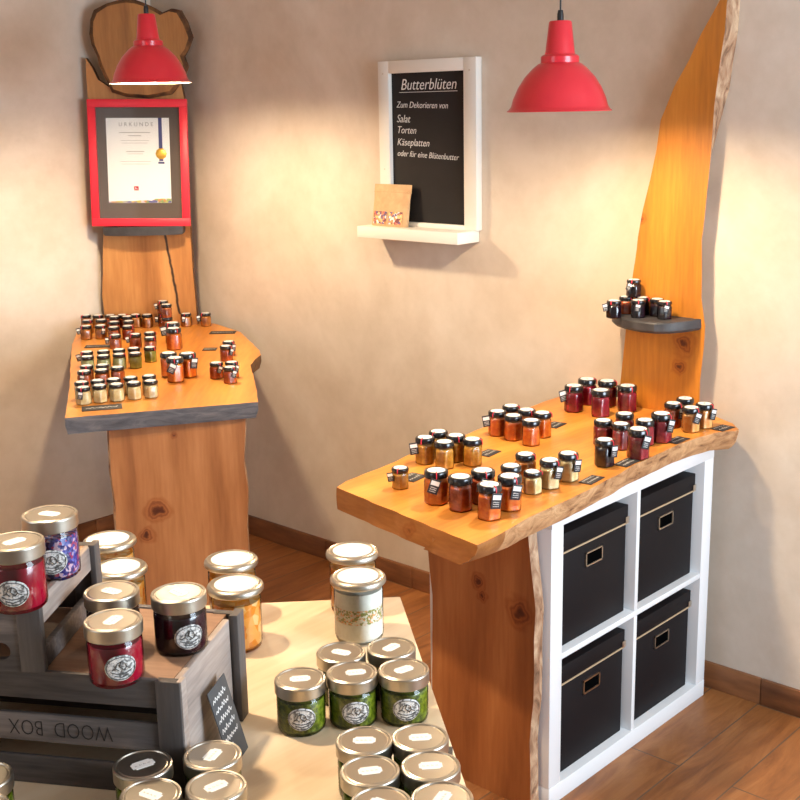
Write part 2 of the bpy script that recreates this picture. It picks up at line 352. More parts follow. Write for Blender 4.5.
# ------------------------------------------------ room
WX, WY = 0.855, 2.6
bm = nb(); box(bm, -4.2, WX+.1, -3.4, WY+.1, -.1, 0); struct('floor', bm, M['floor'])
bm = nb(); box(bm, WX, WX+.12, -3.4, WY+.12, 0, 2.62); struct('wall_right', bm, M['plaster'])
bm = nb(); box(bm, -4.2, WX, WY, WY+.12, 0, 2.62); struct('wall_back', bm, M['plaster'])
bm = nb(); box(bm, -4.2, WX+.12, -3.4, WY+.12, 2.62, 2.72); struct('ceiling', bm, M['plaster'])
def skirting(name, x0, x1, y0, y1, along):
    bm = nb(); a, b = (y0, y1) if along == 'y' else (x0, x1); n = max(1, round((b-a)/.45)); s = (b-a)/n
    for i in range(n):
        if along == 'y': box(bm, x0, x1, a+i*s+.001, a+(i+1)*s-.001, 0, .08, .0015)
        else: box(bm, a+i*s+.001, a+(i+1)*s-.001, y0, y1, 0, .08, .0015)
    return struct(name, bm, M['base'])
skirting('baseboard_right', WX-.013, WX, -3.35, WY-.013, 'y')
skirting('baseboard_back', -4.15, WX, WY-.013, WY, 'x')

# ------------------------------------------------ right table
TR = empty('slab_table', (0, 0, 0), 0, 'live-edge oak slab table with a plank leg, over the white cube shelf', 'table')
topR = [(-.318, .403), (-.269, .420), (-.137, .430), (.026, .456), (.118, .452), (.339, .473), (.556, .505), (.70, .52), (.845, .52), (.845, .20), (.845, .03),
        (.80, -.045), (.760, -.088), (.735, -.090), (.688, -.058), (.617, -.046), (.523, -.039), (.416, -.042), (.314, -.045), (.203, -.057), (.098, -.068), (.005, -.074),
        (-.078, -.076), (-.158, -.078), (-.239, -.084), (-.326, -.097), (-.408, -.101), (-.365, .15)]
tp = [tuple(v) for v in resample([Vector((*q, 0)) for q in topR], .018)]
tp = [(a, b) for a, b, _ in tp]
def inset(p, k):
    x, y = p
    if y < .03: y += k*(.018+(.028*max(0, (-.25-x)/.16) if x < -.25 else 0))
    return (x, y)
lv = [([inset(p, 1.0) for p in tp], .79), ([inset(p, .55) for p in tp], .803), ([inset(p, .12) for p in tp], .822), ([inset(p, -.03) for p in tp], .838), (tp, .845)]
def sideR(a, b):
    if a[0] < -.30 and b[0] < -.30 and (a[1] > -.085 or b[1] > -.085): return 1
    if a[1] < .03: return 2
    return 1
bm = slab(lv, lambda p, t: (p[0], p[1], t), sideR, .0035, 4)
link('tabletop', bm, [M['slabtop'], M['slabend'], M['bark']], TR)
legR = [(.041, .79), (.043, .72), (.030, .62), (.020, .54), (.024, .46), (.022, .38), (.024, .30), (.034, .18), (.030, .024), (.028, 0), (.352, 0), (.354, .19), (.352, .34), (.349, .494), (.366, .646), (.372, .79)]
lp = [(a, b) for a, b, _ in resample([Vector((*q, 0)) for q in legR], .03)]
def legs(a, b): return 1 if (a[0] < .2 and .001 < a[1] < .789 or b[0] < .2 and .001 < b[1] < .789) else 0
lb = [((x-.006 if x < .2 else x), z) for x, z in lp]; lm_ = [((x-.005 if x < .2 else x), z) for x, z in lp]
bm = slab([(lp, -.036), (lm_, -.022), (lb, -.010)], lambda p, t: (t, p[0], p[1]), legs, .003, 8)
link('leg', bm, [M['legR'], M['barkz']], TR)

# ------------------------------------------------ white cube shelf
W = .79; t = .05; d = .39; mid = W/2; s2 = .008
SH = empty('cube_shelf', (0, 0, 0), 0, 'white two-by-two cube shelf under the slab table, holding four black boxes', 'shelf')
def shp(name, *a):
    bm = nb(); box(bm, *a, .0015); return link(name, bm, M['white'], SH)
shp('side_panel', 0, t, .001, d, t, W-t); shp('side_panel', W-t, W, .001, d, t, W-t)
shp('top_panel', 0, W, 0, d, W-t, W-.001); shp('bottom_panel', 0, W, 0, d, 0, t)
shp('shelf_board', t, W-t, .002, d-.01, mid-s2, mid+s2)
shp('divider', mid-s2, mid+s2, .003, d-.01, mid+s2, W-t); shp('divider', mid-s2, mid+s2, .003, d-.01, t, mid-s2)
def storage_box(x0, z0, label):
    w_ = .312; dd = .345; h = .300; g = .0125
    o = empty('storage_box', (x0+g, .022, z0), 0, label, 'storage box', 'black storage boxes in the cube shelf')
    bm = nb(); box(bm, .003, w_-.003, .004, dd, 0, h-.05, .002); link('body', bm, M['blackbox'], o)
    bm = nb(); box(bm, 0, w_, 0, dd+.003, h-.048, h, .002); link('lid', bm, M['blackbox'], o)
    bm = nb(); box(bm, 0, w_, -.0012, .003, h-.052, h-.048); li = link('lid_binding', bm, M['boxtrim'], o)
    for sx in (0, w_-.014):
        bm = nb(); box(bm, sx, sx+.014, -.003, -.0005, h-.050, h-.032, .001); box(bm, sx+(0-.001 if sx == 0 else .013), sx+(.001 if sx == 0 else .015), -.003, .014, h-.050, h-.032)
        link('corner_guard', bm, M['nickel'], o)
    cx = w_/2; cz = h-.098; a, b = .038, .019
    bm = nb(); bw = .0035
    box(bm, cx-a, cx+a, -.0005, .005, cz-b, cz-b+bw); box(bm, cx-a, cx+a, -.0005, .005, cz+b-bw, cz+b)
    box(bm, cx-a, cx-a+bw, -.0005, .005, cz-b, cz+b); box(bm, cx+a-bw, cx+a, -.0005, .005, cz-b, cz+b)
    lh = link('label_holder', bm, M['nickel'], o)
    bm = nb(); box(bm, cx-a+bw, cx+a-bw, .0025, .0042, cz-b+bw, cz+b-bw); link('holder_opening_shade', bm, M['holeshade'], lh)  # solid dark plate, painted shade of the empty holder
storage_box(t, mid+s2, 'black lidded box in the upper left cube of the white shelf')
storage_box(mid+s2, mid+s2, 'black lidded box in the upper right cube of the white shelf')
storage_box(t, t, 'black lidded box in the lower left cube of the white shelf')
storage_box(mid+s2, t, 'black lidded box in the lower right cube of the white shelf')

# ------------------------------------------------ right upright plank with its small shelf
PR = empty('upright_plank', (0, 0, 0), 0, 'tall tapering live-edge oak plank on the right wall above the slab table', 'plank')
left = [(.000, 2.12), (.02, 2.04), (.05, 1.981), (.099, 1.9), (.132, 1.834), (.175, 1.765), (.214, 1.677), (.224, 1.595), (.242, 1.511), (.263, 1.426), (.276, 1.348), (.289, 1.24), (.309, 1.066), (.322, .919), (.328, .845)]
right = [(.058, .845), (.060, .955), (.052, 1.049), (.051, 1.112), (.065, 1.184), (.072, 1.351), (.062, 1.475), (.055, 1.596), (.051, 1.715), (.039, 1.831), (.029, 1.907), (.027, 1.98), (.018, 2.06)]
fo = [(a, b) for a, b, _ in resample([Vector((*q, 0)) for q in left+right], .03)]
def backo(p):
    x, z = p
    lx = 0.0
    ml = next((a[0]+(b_[0]-a[0])*(z-a[1])/(b_[1]-a[1]) for a, b_ in zip(left, left[1:]) if a[1] >= z >= b_[1]), .3)
    mr = next((a[0]+(b_[0]-a[0])*(z-a[1])/(b_[1]-a[1]) for a, b_ in zip(right, right[1:]) if a[1] <= z <= b_[1]), 0)
    if x < (ml+mr)/2:
        lx = min(.055 if z < 1.45 else .055-.065*min(1, (z-1.45)/.3), .2)
    else: lx = -.012
    return (x+lx, z)
def sidep(a, b):
    return 1 if (a[0] < .09 and a[1] < 2.02 and a[1] > .86 and backo(a)[0] > a[0]-.0115) else (2 if a[1] > .86 else 0)
n_ = len(fo)
half = [((p[0]+backo(p)[0])/2, p[1]) for p in fo]
bm = slab([(fo, .80), (half, .828), ([backo(p) for p in fo], .854)], lambda p, t: (t, p[0], p[1]), sidep, .003, 12)
link('plank', bm, [M['plankR'], M['barkz'], M['darkedge']], PR)
so = [(.80, .345), (.74, .318), (.71, .290), (.679, .234), (.667, .181), (.670, .137), (.695, .102), (.74, .080), (.80, .064)]
so = [(a, b) for a, b, _ in resample([Vector((*q, 0)) for q in so], .02)]
si = [(.80+(x-.80)*.93, .2+(y-.2)*.95) for x, y in so]
bm = slab([(si, 1.098), (so, 1.106), (so, 1.126), ([(.80+(x-.80)*.97, y) for x, y in so], 1.130)], lambda p, t: (p[0], p[1], t), None, .002, 3)
link('small_shelf', bm, M['greyshelf'], PR)

# ------------------------------------------------ left (corner) table, in a frame turned to the room corner
TL = empty('slab_table', (WX, WY, 0), -.826, 'live-edge slab table with a grey front end, standing in the room corner', 'table')
topL = [(.025, -1.785), (.556, -1.636), (.538, -1.50), (.505, -1.30), (.472, -1.10), (.478, -1.0), (.490, -.93), (.472, -.84), (.43, -.70), (.358, -.47), (.235, -.275), (.0, -.04), (-.305, -.355), (-.244, -.675), (-.160, -1.02), (-.073, -1.357)]
tq = [(a, b) for a, b, _ in resample([Vector((*q, 0)) for q in topL], .022)]
def grow(p, k): return (.2+(p[0]-.2)*k, p[1]) if p[1] < -.5 else p
def sideL(a, b):
    return 1 if (b[1]-a[1])*0+max(a[1], b[1]) < -1.60 and abs(b[0]-a[0]) > .012 else 2
bm = slab([([grow(p, .975) for p in tq], .837), ([grow(p, 1.0) for p in tq], .862), (tq, .885)], lambda p, t: (p[0], p[1], t), sideL, .003, 6)
link('tabletop', bm, [M['slabL'], M['greyend'], M['darkedge']], TL)
u = Vector((.376, .087, 0)).normalized(); v_ = Vector((-u.y, u.x, 0)); o0 = Vector((.131, -1.722, 0))
lgo = [(0, .837), (-.004, .70), (.002, .60), (-.004, .48), (.004, .3), (0, 0), (.392, 0), (.387, .30), (.385, .5), (.392, .62), (.384, .70), (.396, .837)]
lgo = [(a, b) for a, b, _ in resample([Vector((*q, 0)) for q in lgo], .04)]
def edL(a, b): return 1 if (0.002 < a[1] < .836 or .002 < b[1] < .836) else 0
bm = slab([(lgo, 0), ([(x+(.006 if x > .2 else -.006), z) for x, z in lgo], .025), (lgo, .05)], lambda p, t: o0+u*p[0]+v_*t+Vector((0, 0, p[1])), edL, .002, 9)
link('leg', bm, [M['legL'], M['barkz']], TL)

PL = empty('upright_plank', (WX, WY, 0), -.826, 'rough oak plank with a burl crown standing in the corner behind the framed certificate', 'plank')
plo = [(-.206, .885), (-.211, .952), (-.213, 1.009), (-.187, 1.293), (-.210, 1.546), (-.211, 1.79), (-.207, 1.931), (-.185, 1.894), (-.166, 1.849), (-.110, 1.811), (.06, 1.80), (.155, 1.83), (.162, 1.783), (.152, 1.60), (.155, 1.274), (.157, 1.107), (.162, .885)]
plo = [(a, b) for a, b, _ in resample([Vector((*q, 0)) for q in plo], .03)]
bm = slab([(plo, -.285), ([(x*1.02, z) for x, z in plo], -.265), ([(x*1.0, z) for x, z in plo], -.245)], lambda p, t: (p[0], t, p[1]), lambda a, b: 1 if a[1] > .89 else 0, .003, 5)
link('plank', bm, [M['plankL'], M['darkedge']], PL)
cro = [(-.112, 1.803), (-.125, 1.835), (-.138, 1.867), (-.150, 1.90), (-.159, 1.937), (-.175, 1.978), (-.178, 2.018), (-.172, 2.069), (-.154, 2.102), (-.11, 2.128), (-.07, 2.139), (-.037, 2.143), (0, 2.138), (.034, 2.128), (.072, 2.110), (.1, 2.092), (.135, 2.104), (.165, 2.096), (.189, 2.055), (.209, 2.0), (.191, 1.957), (.170, 1.931), (.183, 1.894), (.165, 1.842), (.12, 1.79), (.03, 1.775), (-.06, 1.785)]
def sc(poly, k): return [(.03+(x-.03)*k, 1.95+(z-1.95)*k) for x, z in poly]
bm = slab([(sc(cro, .93), -.315), (sc(cro, 1.0), -.302), (sc(cro, 1.01), -.265), (sc(cro, .94), -.243)], lambda p, t: (p[0], t, p[1]), lambda a, b: 1, .004, 15)
link('burl_crown', bm, [M['crown'], M['darkedge']], PL)
ov = [(-.019+.156*max(-1, min(1, 1.25*math.cos(a)))*(1), -.286-.088*abs(math.sin(a))**.6) for a in [PI+i*PI/20 for i in range(21)]]
bm = slab([([(x*.96, y) for x, y in ov], 1.256), (ov, 1.264), (ov, 1.290)], lambda p, t: (p[0], p[1], t))
link('small_shelf', bm, M['greyshelf'], PL)

# ------------------------------------------------ framed certificate resting on the small shelf
CF = empty('framed_certificate', (WX, WY, 0), -.826, 'red picture frame with an URKUNDE certificate resting against the corner plank', 'picture frame')
Q = Matrix.Translation((-.0235, -.345, 1.2909)) @ Matrix.Rotation(math.radians(1.0), 4, 'Y') @ Matrix.Rotation(math.radians(-4.0), 4, 'X')   # local x right, y away, z up
FW, FH, FB = .192, .484, .030
bm = nb()
for a in ((-FW, FW, -.011, .011, 0, FB), (-FW, FW, -.011, .011, FH-FB, FH), (-FW, -FW+FB, -.011, .011, FB, FH-FB), (FW-FB, FW, -.011, .011, FB, FH-FB)):
    box(bm, *a, .0015, 0, Q)
link('frame_border', bm, M['redframe'], CF)
bm = nb(); box(bm, -FW+FB-.002, FW-FB+.002, .002, .009, FB-.002, FH-FB+.002, 0, 0, Q); link('mat_board', bm, M['matboard'], CF)
bm = nb(); box(bm, -.124, .120, .0008, .0019, .090, .414, 0, 0, Q); cp = link('certificate_paper', bm, M['paper'], CF)
FM = Q @ Matrix(((1, 0, 0, 0), (0, 0, -1, 0), (0, 1, 0, 0), (0, 0, 0, 1)))     # text plane: x right, y up, facing the viewer (-y)
M['inkgrey'] = mat('grey_ink', (.36, .34, .33), .8)
text('certificate_heading', 'U R K U N D E', .021, M['inkgrey'], cp, FM @ Matrix.Translation((-.008, .383, 0)), align='CENTER', extrude=.0001)
bm = nb()
for k, (yy, ww) in enumerate([(.357, .12), (.345, .05), (.328, .11), (.318, .10), (.285, .07), (.277, .06), (.248, .12), (.238, .11)]):
    bar(bm, -.014-ww/2, -.014+ww/2, yy, yy+(.0035 if k in (0, 1, 4) else .0018), FM)
M['inklight'] = mat('light_grey_ink', (.50, .48, .46), .8); link('certificate_text', bm, M['inklight'], cp)
bm = nb(); bar(bm, .078, .092, .292, .414, FM, -.0002)
bm2 = bm; link('ribbon', bm2, M['ribbonblue'], cp)
bm = nb(); lathe(bm, [(0, .0016), (.019, .0016), (.021, .0006), (.021, -.0005), (0, -.0005)], 20, rf=lambda a, i: 1+.05*math.cos(10*a)); bm.transform(FM @ Matrix.Translation((.086, .278, 0)))
md = link('medal', bm, M['gold'], cp)
bm = nb(); bar(bm, .074, .098, .240, .247, FM); bar(bm, .078, .094, .250, .258, FM); link('ribbon_end', bm, M['ribbonblue'], cp)
M['logo'] = mat('red_logo_print', (.42, .01, .03), .6)
bm = nb(); bar(bm, -.024, -.006, .138, .154, FM); lg = link('logo', bm, M['logo'], cp)
bm = nb(); scrawl(bm, -.020, .143, .010, .007, .0015, FM, 2, .0007); link('logo_mark', bm, M['paper'], lg)
M['strip'] = voro('landscape_strip_print', [(.50, .45, .12), (.12, .12, .30), (.55, .25, .08), (.25, .35, .12), (.6, .5, .55)], 90.0, .6, 0.0)
bm = nb(); vs = []
rnd = random.Random(5); top_ = [(-.124+.244*i/16, .094+.006*(i/16)+.003*rnd.random()+(.006 if i > 11 else 0)) for i in range(17)]
f = bm.faces.new([bm.verts.new(FM @ Vector((x, y, .0004))) for x, y in [(-.124, .0905), (.120, .0905)]+top_[::-1]]); link('printed_strip', bm, M['strip'], cp)
bm = nb(); box(bm, -FW+FB, FW-FB, -.006, -.0045, FB, FH-FB, 0, 0, Q); link('glass_pane', bm, M['pane'], CF)

# ------------------------------------------------ chalkboard with ledge on the right wall
CB = empty('chalkboard', (WX, 1.1, 1.30), 0, 'white framed chalkboard with a ledge, hung on the long plaster wall', 'chalkboard')
def cb(name, m, *a, bev=.0015, par=None):
    bm = nb(); box(bm, *a, bev); return link(name, bm, m, par or CB)
# local coordinates relative to (WX, 1.1, 1.30); the board spans y -0.21..0.22, z 0..0.575
bm = nb()
for a in ((-.030, -.001, .170, .218, .03, .575), (-.030, -.001, -.207, -.155, .03, .575), (-.030, -.001, -.155, .170, .535, .575), (-.030, -.001, -.155, .170, .03, .045)): box(bm, *a, .0015)
link('frame', bm, M['whitewood'], CB)
cb('writing_surface', M['chalkboard'], -.014, -.004, -.156, .171, .040, .540)
cb('ledge', M['whitewood'], -.112, -.001, -.195, .255, -.008, .030)
for y, z in ((.195, .535), (-.18, .535), (.195, .22)):
    bm = nb(); lathe(bm, [(0, .001), (.003, .0008), (.003, -.001)], 10); bm.transform(Matrix(((0, 0, -1, -.030), (1, 0, 0, y), (0, 1, 0, z), (0, 0, 0, 1))))
    link('screw', bm, M['nickel'], CB)
TM = frame_mat((-.0145, 0, 0), (0, -1, 0), (0, 0, 1))     # viewed from -x: text x runs towards -y
def cbt(body, u0, v0, size, rot=-1.5, width=.9):
    text('chalk_writing', body, size, M['chalk'], CB, TM @ Matrix.Translation((u0, v0+.013, 0)) @ Matrix.Rotation(math.radians(rot), 4, 'Z'), shear=.25, width=width, thin=.006)
cbt('Butterblüten', -.130, .468, .051, -.5, .93)
cbt('Zum Dekorieren von', -.150, .411, .029); cbt('Salat', -.150, .363, .036); cbt('Torten', -.150, .327, .034)
cbt('Käseplatten', -.150, .287, .034); cbt('oder für eine Blütenbutter', -.150, .252, .028, -2.5)
bm = nb(); bar(bm, -.135, .118, .472, .4735, TM); link('chalk_underline', bm, M['chalk'], CB)
# the kraft pouch on the ledge
PO = empty('kraft_pouch', (WX-.058, 1.250, 1.3302), 0, 'brown paper pouch with a petal-filled window, standing on the chalkboard ledge', 'pouch')
def pouch_pt(a, z):   # a in -1..1 around; returns outline
    return None
bm = nb(); H_ = .140; ringsP = []
for z, th in [(0, .030), (.012, .032), (.05, .026), (.09, .014), (.118, .004), (H_, .002)]:
    hw = .083 if z < .118 else .086
    ringsP.append([bm.verts.new((-th*math.cos(a)*.5+.022*z/H_, hw*math.copysign(abs(math.sin(a))**.55, math.sin(a)), z)) for a in [2*PI*k/28 for k in range(28)]])
for a, b in zip(ringsP, ringsP[1:]):
    for k in range(28): bm.faces.new((a[k], a[(k+1) % 28], b[(k+1) % 28], b[k]))
bm.faces.new(ringsP[0]); bm.faces.new(ringsP[-1]); link('pouch_body', bm, M['kraft'], PO)
bm = nb()
for y0, y1 in ((.006, .068), (-.064, -.004)):
    g = []
    for z in (.008, .028, .050):
        th = .0315 if z < .01 else (.0302 if z < .03 else .0272)
        row = []
        for i in range(5):
            y = y0+(y1-y0)*i/4; sn = min(1, (abs(y)/.083))**(1/.55); c_ = math.sqrt(max(0, 1-sn*sn))
            row.append(bm.verts.new((-th*.5*c_-.0012+.022*z/H_, y, z)))
        g.append(row)
    for a, b in zip(g, g[1:]):
        for i in range(4): bm.faces.new((a[i], a[i+1], b[i+1], b[i]))
link('petal_window', bm, M['mix'], PO)
bm = nb(); box(bm, -.0035+.0185, .0215, -.084, .084, .112, .1155); link('zip_ridge', bm, M['kraft'], PO)

# ------------------------------------------------ pendant lamps
def lamp(loc, label, power, cord_dx=0.0, lh=.048):
    o = empty('pendant_lamp', loc, 0, label, 'pendant lamp', 'red enamel pendant lamps')
    prof = [(.1275, -.001), (.1285, .001), (.124, .004), (.118, .012), (.113, .030), (.102, .055), (.086, .080), (.066, .101), (.052, .112), (.0465, .114), (.0465, .128), (.0425, .132), (.037, .134), (.0355, .140), (.0275, .208), (.025, .211), (0, .212)]
    inn = [(0, .205), (.022, .204), (.033, .140), (.041, .125), (.045, .110), (.060, .100), (.083, .078), (.099, .054), (.110, .029), (.115, .011), (.1275, -.001)]
    bm = nb(); lathe(bm, prof, 48); sh = link('lamp_shade', bm, M['red'], o)
    bm = nb(); lathe(bm, inn, 48); link('shade_lining', bm, M['lampin'], sh)
    bm = nb(); lathe(bm, [(0, .212), (.008, .212), (.008, .226), (.006, .236), (0, .237)], 12); link('cord_grip', bm, M['black'], o)
    top = 2.62-loc[2]
    bm = nb(); tube(bm, [(0, 0, .235), (cord_dx*.4, 0, .235+(top-.26)*.5), (cord_dx, 0, top-.02)], .0022); link('cord', bm, M['black'], o)
    bm = nb(); lathe(bm, [(0, top-.03), (.03, top-.028), (.045, top-.01), (.045, top-.001), (0, top-.001)], 24, (cord_dx, 0, 0)); link('ceiling_rose', bm, M['red'], o)
    bm = nb(); lathe(bm, [(0, .058), (.012, .061), (.022, .073), (.026, .088), (.022, .103), (.014, .118), (.013, .143), (0, .143)], 20, (0, 0, lh-.048)); link('bulb', bm, M['bulb'], o)
    l = bpy.data.lights.new('bulb_light', 'SPOT'); l.energy = power; l.color = (1.0, .765, .50); l.shadow_soft_size = .04; l.spot_size = math.radians(178); l.spot_blend = .15
    lo = bpy.data.objects.new('bulb_light', l); C.objects.link(lo); lo.parent = o; lo.location = (0, 0, lh)
    return o
lamp((.270, .184, 1.708), 'red dome pendant lamp hanging above the right slab table', BULB*1.0)
lamp((.176, 1.706, 1.815), 'red dome pendant lamp hanging in front of the framed certificate', BULB*1.2)
lamp((-1.25, .30, 2.08), 'red dome pendant lamp hanging above the pale display table in the foreground', BULB*2.1, lh=.10)

# ------------------------------------------------ foreground table
FT = empty('display_table', (-1.1, -.2, 0), 0, 'pale wooden display table in the foreground carrying crates and jars', 'table')
A_ = Vector((-.632, -.089)); e1 = Vector((-.724, .690)); e2 = Vector((-.640, -.768))
quad = [A_, A_+e2*1.05, A_+e2*1.05+e1*1.15, A_+e1*1.15]
def ftp(p, z): return (p[0]+1.1, p[1]+.2, z)
bm = slab([([tuple(q) for q in quad], .768), ([tuple(q) for q in quad], .80)], lambda p, t: ftp(p, t)); 
link('tabletop', bm, M['birch'], FT)
for (a, b) in ((.06, .06), (.99, .06), (.06, 1.09), (.99, 1.09)):
    q = A_+e2*a+e1*b; bm = nb(); box(bm, q.x+1.1-.025, q.x+1.1+.025, q.y+.2-.025, q.y+.2+.025, 0, .768, .003); link('leg', bm, M['birch'], FT)
bm = nb()
for (a0, b0, a1, b1) in ((.09, .06, .96, .06), (.09, 1.09, .96, 1.09), (.06, .09, .06, 1.06), (.99, .09, .99, 1.06)):
    P, Q2 = A_+e2*a0+e1*b0, A_+e2*a1+e1*b1; dd_ = (Q2-P); ln = dd_.length; ang = math.atan2(dd_.y, dd_.x)
    box(bm, 0, ln, -.009, .009, .69, .768, 0, 0, Matrix.Translation((P.x+1.1, P.y+.2, 0)) @ Matrix.Rotation(ang, 4, 'Z'))
link('apron', bm, M['birch'], FT)

# ------------------------------------------------ crates (upside down)
def crate_frame(loc, xdir):   # local x to the right along the front, y into the crate
    o_ = Vector(loc); return o_, math.atan2(xdir[1], xdir[0])
# lower crate: right front corner (-1.344,-.341); front runs to the left
CL, CD, CH = .44, .245, .175
LC = empty('wooden_crate', (-1.344, -.341, .8002), math.atan2(-.855, .519), 'large grey wooden crate turned upside down on the display table, lettered WOOD BOX', 'crate')
# local: +x = right direction (toward the right front corner is x=0), so the crate spans x -CL..0; +y = into the crate
def slats(par, L_, D_, H__, hs, gap, mfront, mside, mpost, mtop, sidegap=False):
    for i in range(hs[0]):
        z = i*(hs[1]+gap)
        for y in (0, D_-.010):
            bm = nb(); box(bm, -L_+.034, -.034, y+(.003 if y == 0 else 0), y+.010, z, z+hs[1], .0015); link('slat', bm, mfront, par)
    for x in (-L_, -.036):
        for y in (0, D_-.014):
            bm = nb(); box(bm, x, x+.036, y, y+.014, 0, H__-.0005, .0015); link('corner_post', bm, mpost, par)
    bm = nb(); box(bm, -L_+.009, -.0142, .0005+.010, D_-.0115, H__-.013, H__-.002, .001); link('base_board', bm, mtop, par)
slats(LC, CL, CD, CH, (3, .043), .023, M['crategrey'], None, M['cratepost'], M['cratetop'])
bm = nb(); box(bm, -CL+.03, -.03, CD-.024, CD-.016, 0, CH-.014); link('rear_light_block', bm, M['crategrey'], LC)  # unseen inner board added to stop light coming through the rear slats
for x in (-.014, -CL):
    bm = nb(); box(bm, x, x+.010, .014, CD-.030, 0, CH-.002, .0015); link('end_panel', bm, M['crategreyY_lit'], LC)
bm = nb(); box(bm, -.006, .008, CD-.026, CD+.004, 0, CH+.002, .0015); link('end_batten', bm, M['cratepost'], LC)
bm = nb(); box(bm, -.006, .002, .002, .020, 0, CH, .0015); link('end_batten', bm, M['crategreyY_lit'], LC)
GM = frame_mat((0, .0026, 0), (1, 0, 0), (0, 0, 1))
# lettering stands on its head because the crate is upside down
text('lettering', 'WOOD  BOX', .034, M['engrave'], LC, GM @ Matrix.Translation((-.104, .099, 0)) @ Matrix.Rotation(PI, 4, 'Z'), width=.76, extrude=.0002, thin=.02)
UL, UD, UH = .40, .235, .105
UC = empty('wooden_crate', (-1.447, -.176, .9757), math.atan2(-.79, .61), 'smaller grey crate turned upside down on top of the large WOOD BOX crate', 'crate')
for x in (-UL, -.034):
    for y in (0, UD-.014):
        bm = nb(); box(bm, x, x+.034, y, y+.014, 0, UH-.0005, .0015); link('corner_post', bm, M['cratepost'], UC)
def holed(y):
    bm = nb(); n = 14; outer = [(-UL+.032, 0), (-.032, 0), (-.032, UH-.004), (-UL+.032, UH-.004)]
    cx0, cx1, cz, r = -.255, -.060, .030, .0125
    inner = [(cx1+r*math.cos(a), cz+r*math.sin(a)) for a in [-PI/2+i*PI/n for i in range(n+1)]]+[(cx0+r*math.cos(a), cz+r*math.sin(a)) for a in [PI/2+i*PI/n for i in range(n+1)]]
    es = []
    for poly in (outer, inner):
        vs = [bm.verts.new((x, y, z)) for x, z in poly]
        es += [bm.edges.new((vs[i], vs[(i+1) % len(vs)])) for i in range(len(vs))]
    r_ = bmesh.ops.triangle_fill(bm, edges=es, use_beauty=True)
    fs = [g for g in r_['geom'] if isinstance(g, bmesh.types.BMFace)]
    ex = bmesh.ops.extrude_face_region(bm, geom=fs)
    for g in ex['geom']:
        if isinstance(g, bmesh.types.BMVert): g.co.y += .010
    return bm
link('front_panel', holed(.003), M['crategrey'], UC)
link('rear_panel', holed(UD-.012), M['crategrey'], UC)
for x in (-.012, -UL+.002):
    bm = nb(); box(bm, x, x+.010, .014, UD-.014, .066, UH-.001, .0015); link('end_rail', bm, M['crategreyY_lit'], UC)
    bm = nb(); box(bm, x, x+.010, .014, UD-.014, 0, .032, .0015); link('end_rail', bm, M['crategrey'], UC)
bm = nb(); box(bm, -.004, .006, UD-.022, UD+.003, 0, UH+.002, .0015); link('end_batten', bm, M['cratepost'], UC)
bm = nb(); box(bm, -UL+.011, -.0122, .0135, UD-.0125, UH-.012, UH-.002, .001); link('base_board', bm, M['cratetop'], UC)

# ------------------------------------------------ jars
def hexf(a, k=1.0):
    b = (a % (PI/3))-PI/6; h = .90/math.cos(b); h = min(h, 1.0); return h*k+(1-k)
def small_jar_parts(R_, H_):
    lr = R_*.97; zl = H_*.80
    prof = [(0, 0), (R_*.90, 0), (R_*.99, H_*.03), (R_, H_*.08), (R_, H_*.66), (R_*.96, H_*.72), (R_*.84, H_*.77), (R_*.80, H_*.80), (R_*.80, H_*.84)]
    hx = [1, 1, 1, 1, 1, .8, .3, 0, 0]
    bm = nb(); lathe(bm, prof, 36, rf=lambda a, i: hexf(a, hx[i])); g = link('glass', bm, M['glass'])
    k = .955
    prof2 = [(0, H_*.012), (R_*.88*k, H_*.012), (R_*k, H_*.05), (R_*k, H_*.64), (R_*.92*k, H_*.70), (R_*.80*k, H_*.745), (0, H_*.745)]
    hx2 = [1, 1, 1, 1, .8, .3, .3]
    bm = nb(); lathe(bm, prof2, 36, rf=lambda a, i: hexf(a, hx2[i])); c = link('filling', bm, M['black'])
    c.material_slots[0].link = 'OBJECT'
    bm = nb(); lathe(bm, [(0, zl), (lr*.97, zl), (lr, zl+.001), (lr, H_-.003), (lr*.95, H_-.0008), (lr*.85, H_), (lr*.80, H_-.0006), (0, H_-.0006)], 28); l = link('lid', bm, M['lidblack'])
    bm = nb(); lathe(bm, [(0, H_-.0006), (lr*.74, H_-.0006), (lr*.74, H_+.0002), (0, H_+.0002)], 24); s = link('lid_label', bm, M['paper'])
    bm = nb(); scrawl(bm, -lr*.35, -lr*.1, lr*.7, lr*.25, lr*.05, Matrix.Translation((0, 0, H_)), 3, .0004)
    q = link('lid_writing', bm, M['inkgrey']); q.parent = s
    return [g, c, l, s]
def tag_parts(w_, h_):
    bm = nb(); box(bm, -w_/2, w_/2, -.0006, .0006, -h_, 0, .0003); a = link('tag', bm, M['slate'])
    bm = nb(); box(bm, -w_*.40, w_*.40, -.0009, -.0005, -h_*.42, -h_*.12); b = link('price_sticker', bm, M['paper']); b.parent = a
    bm = nb(); TMt = frame_mat((0, -.0006, 0), (1, 0, 0), (0, 0, 1))
    for k in range(3): scrawl(bm, -w_*.32, -h_*(.60+.13*k), w_*.6, h_*.07, h_*.022, TMt, k+5, .0003)
    c = link('tag_writing', bm, M['chalk']); c.parent = a
    return a
def string_part(R_, H_):
    bm = nb(); pts = [(R_*.62, 0, H_+.0008), (R_*.93, 0, H_-.001), (R_*1.02, 0, H_*.93), (R_*1.03, 0, H_*.80)]
    tube(bm, pts, .0012, 6); return link('string', bm, M['redstring'])
SZ = {'S': (.0225, .052), 'M': (.0255, .068), 'L': (.0285, .078), 'T': (.0215, .050)}
PROTO = {k: (small_jar_parts(*v), string_part(*v)) for k, v in SZ.items()}
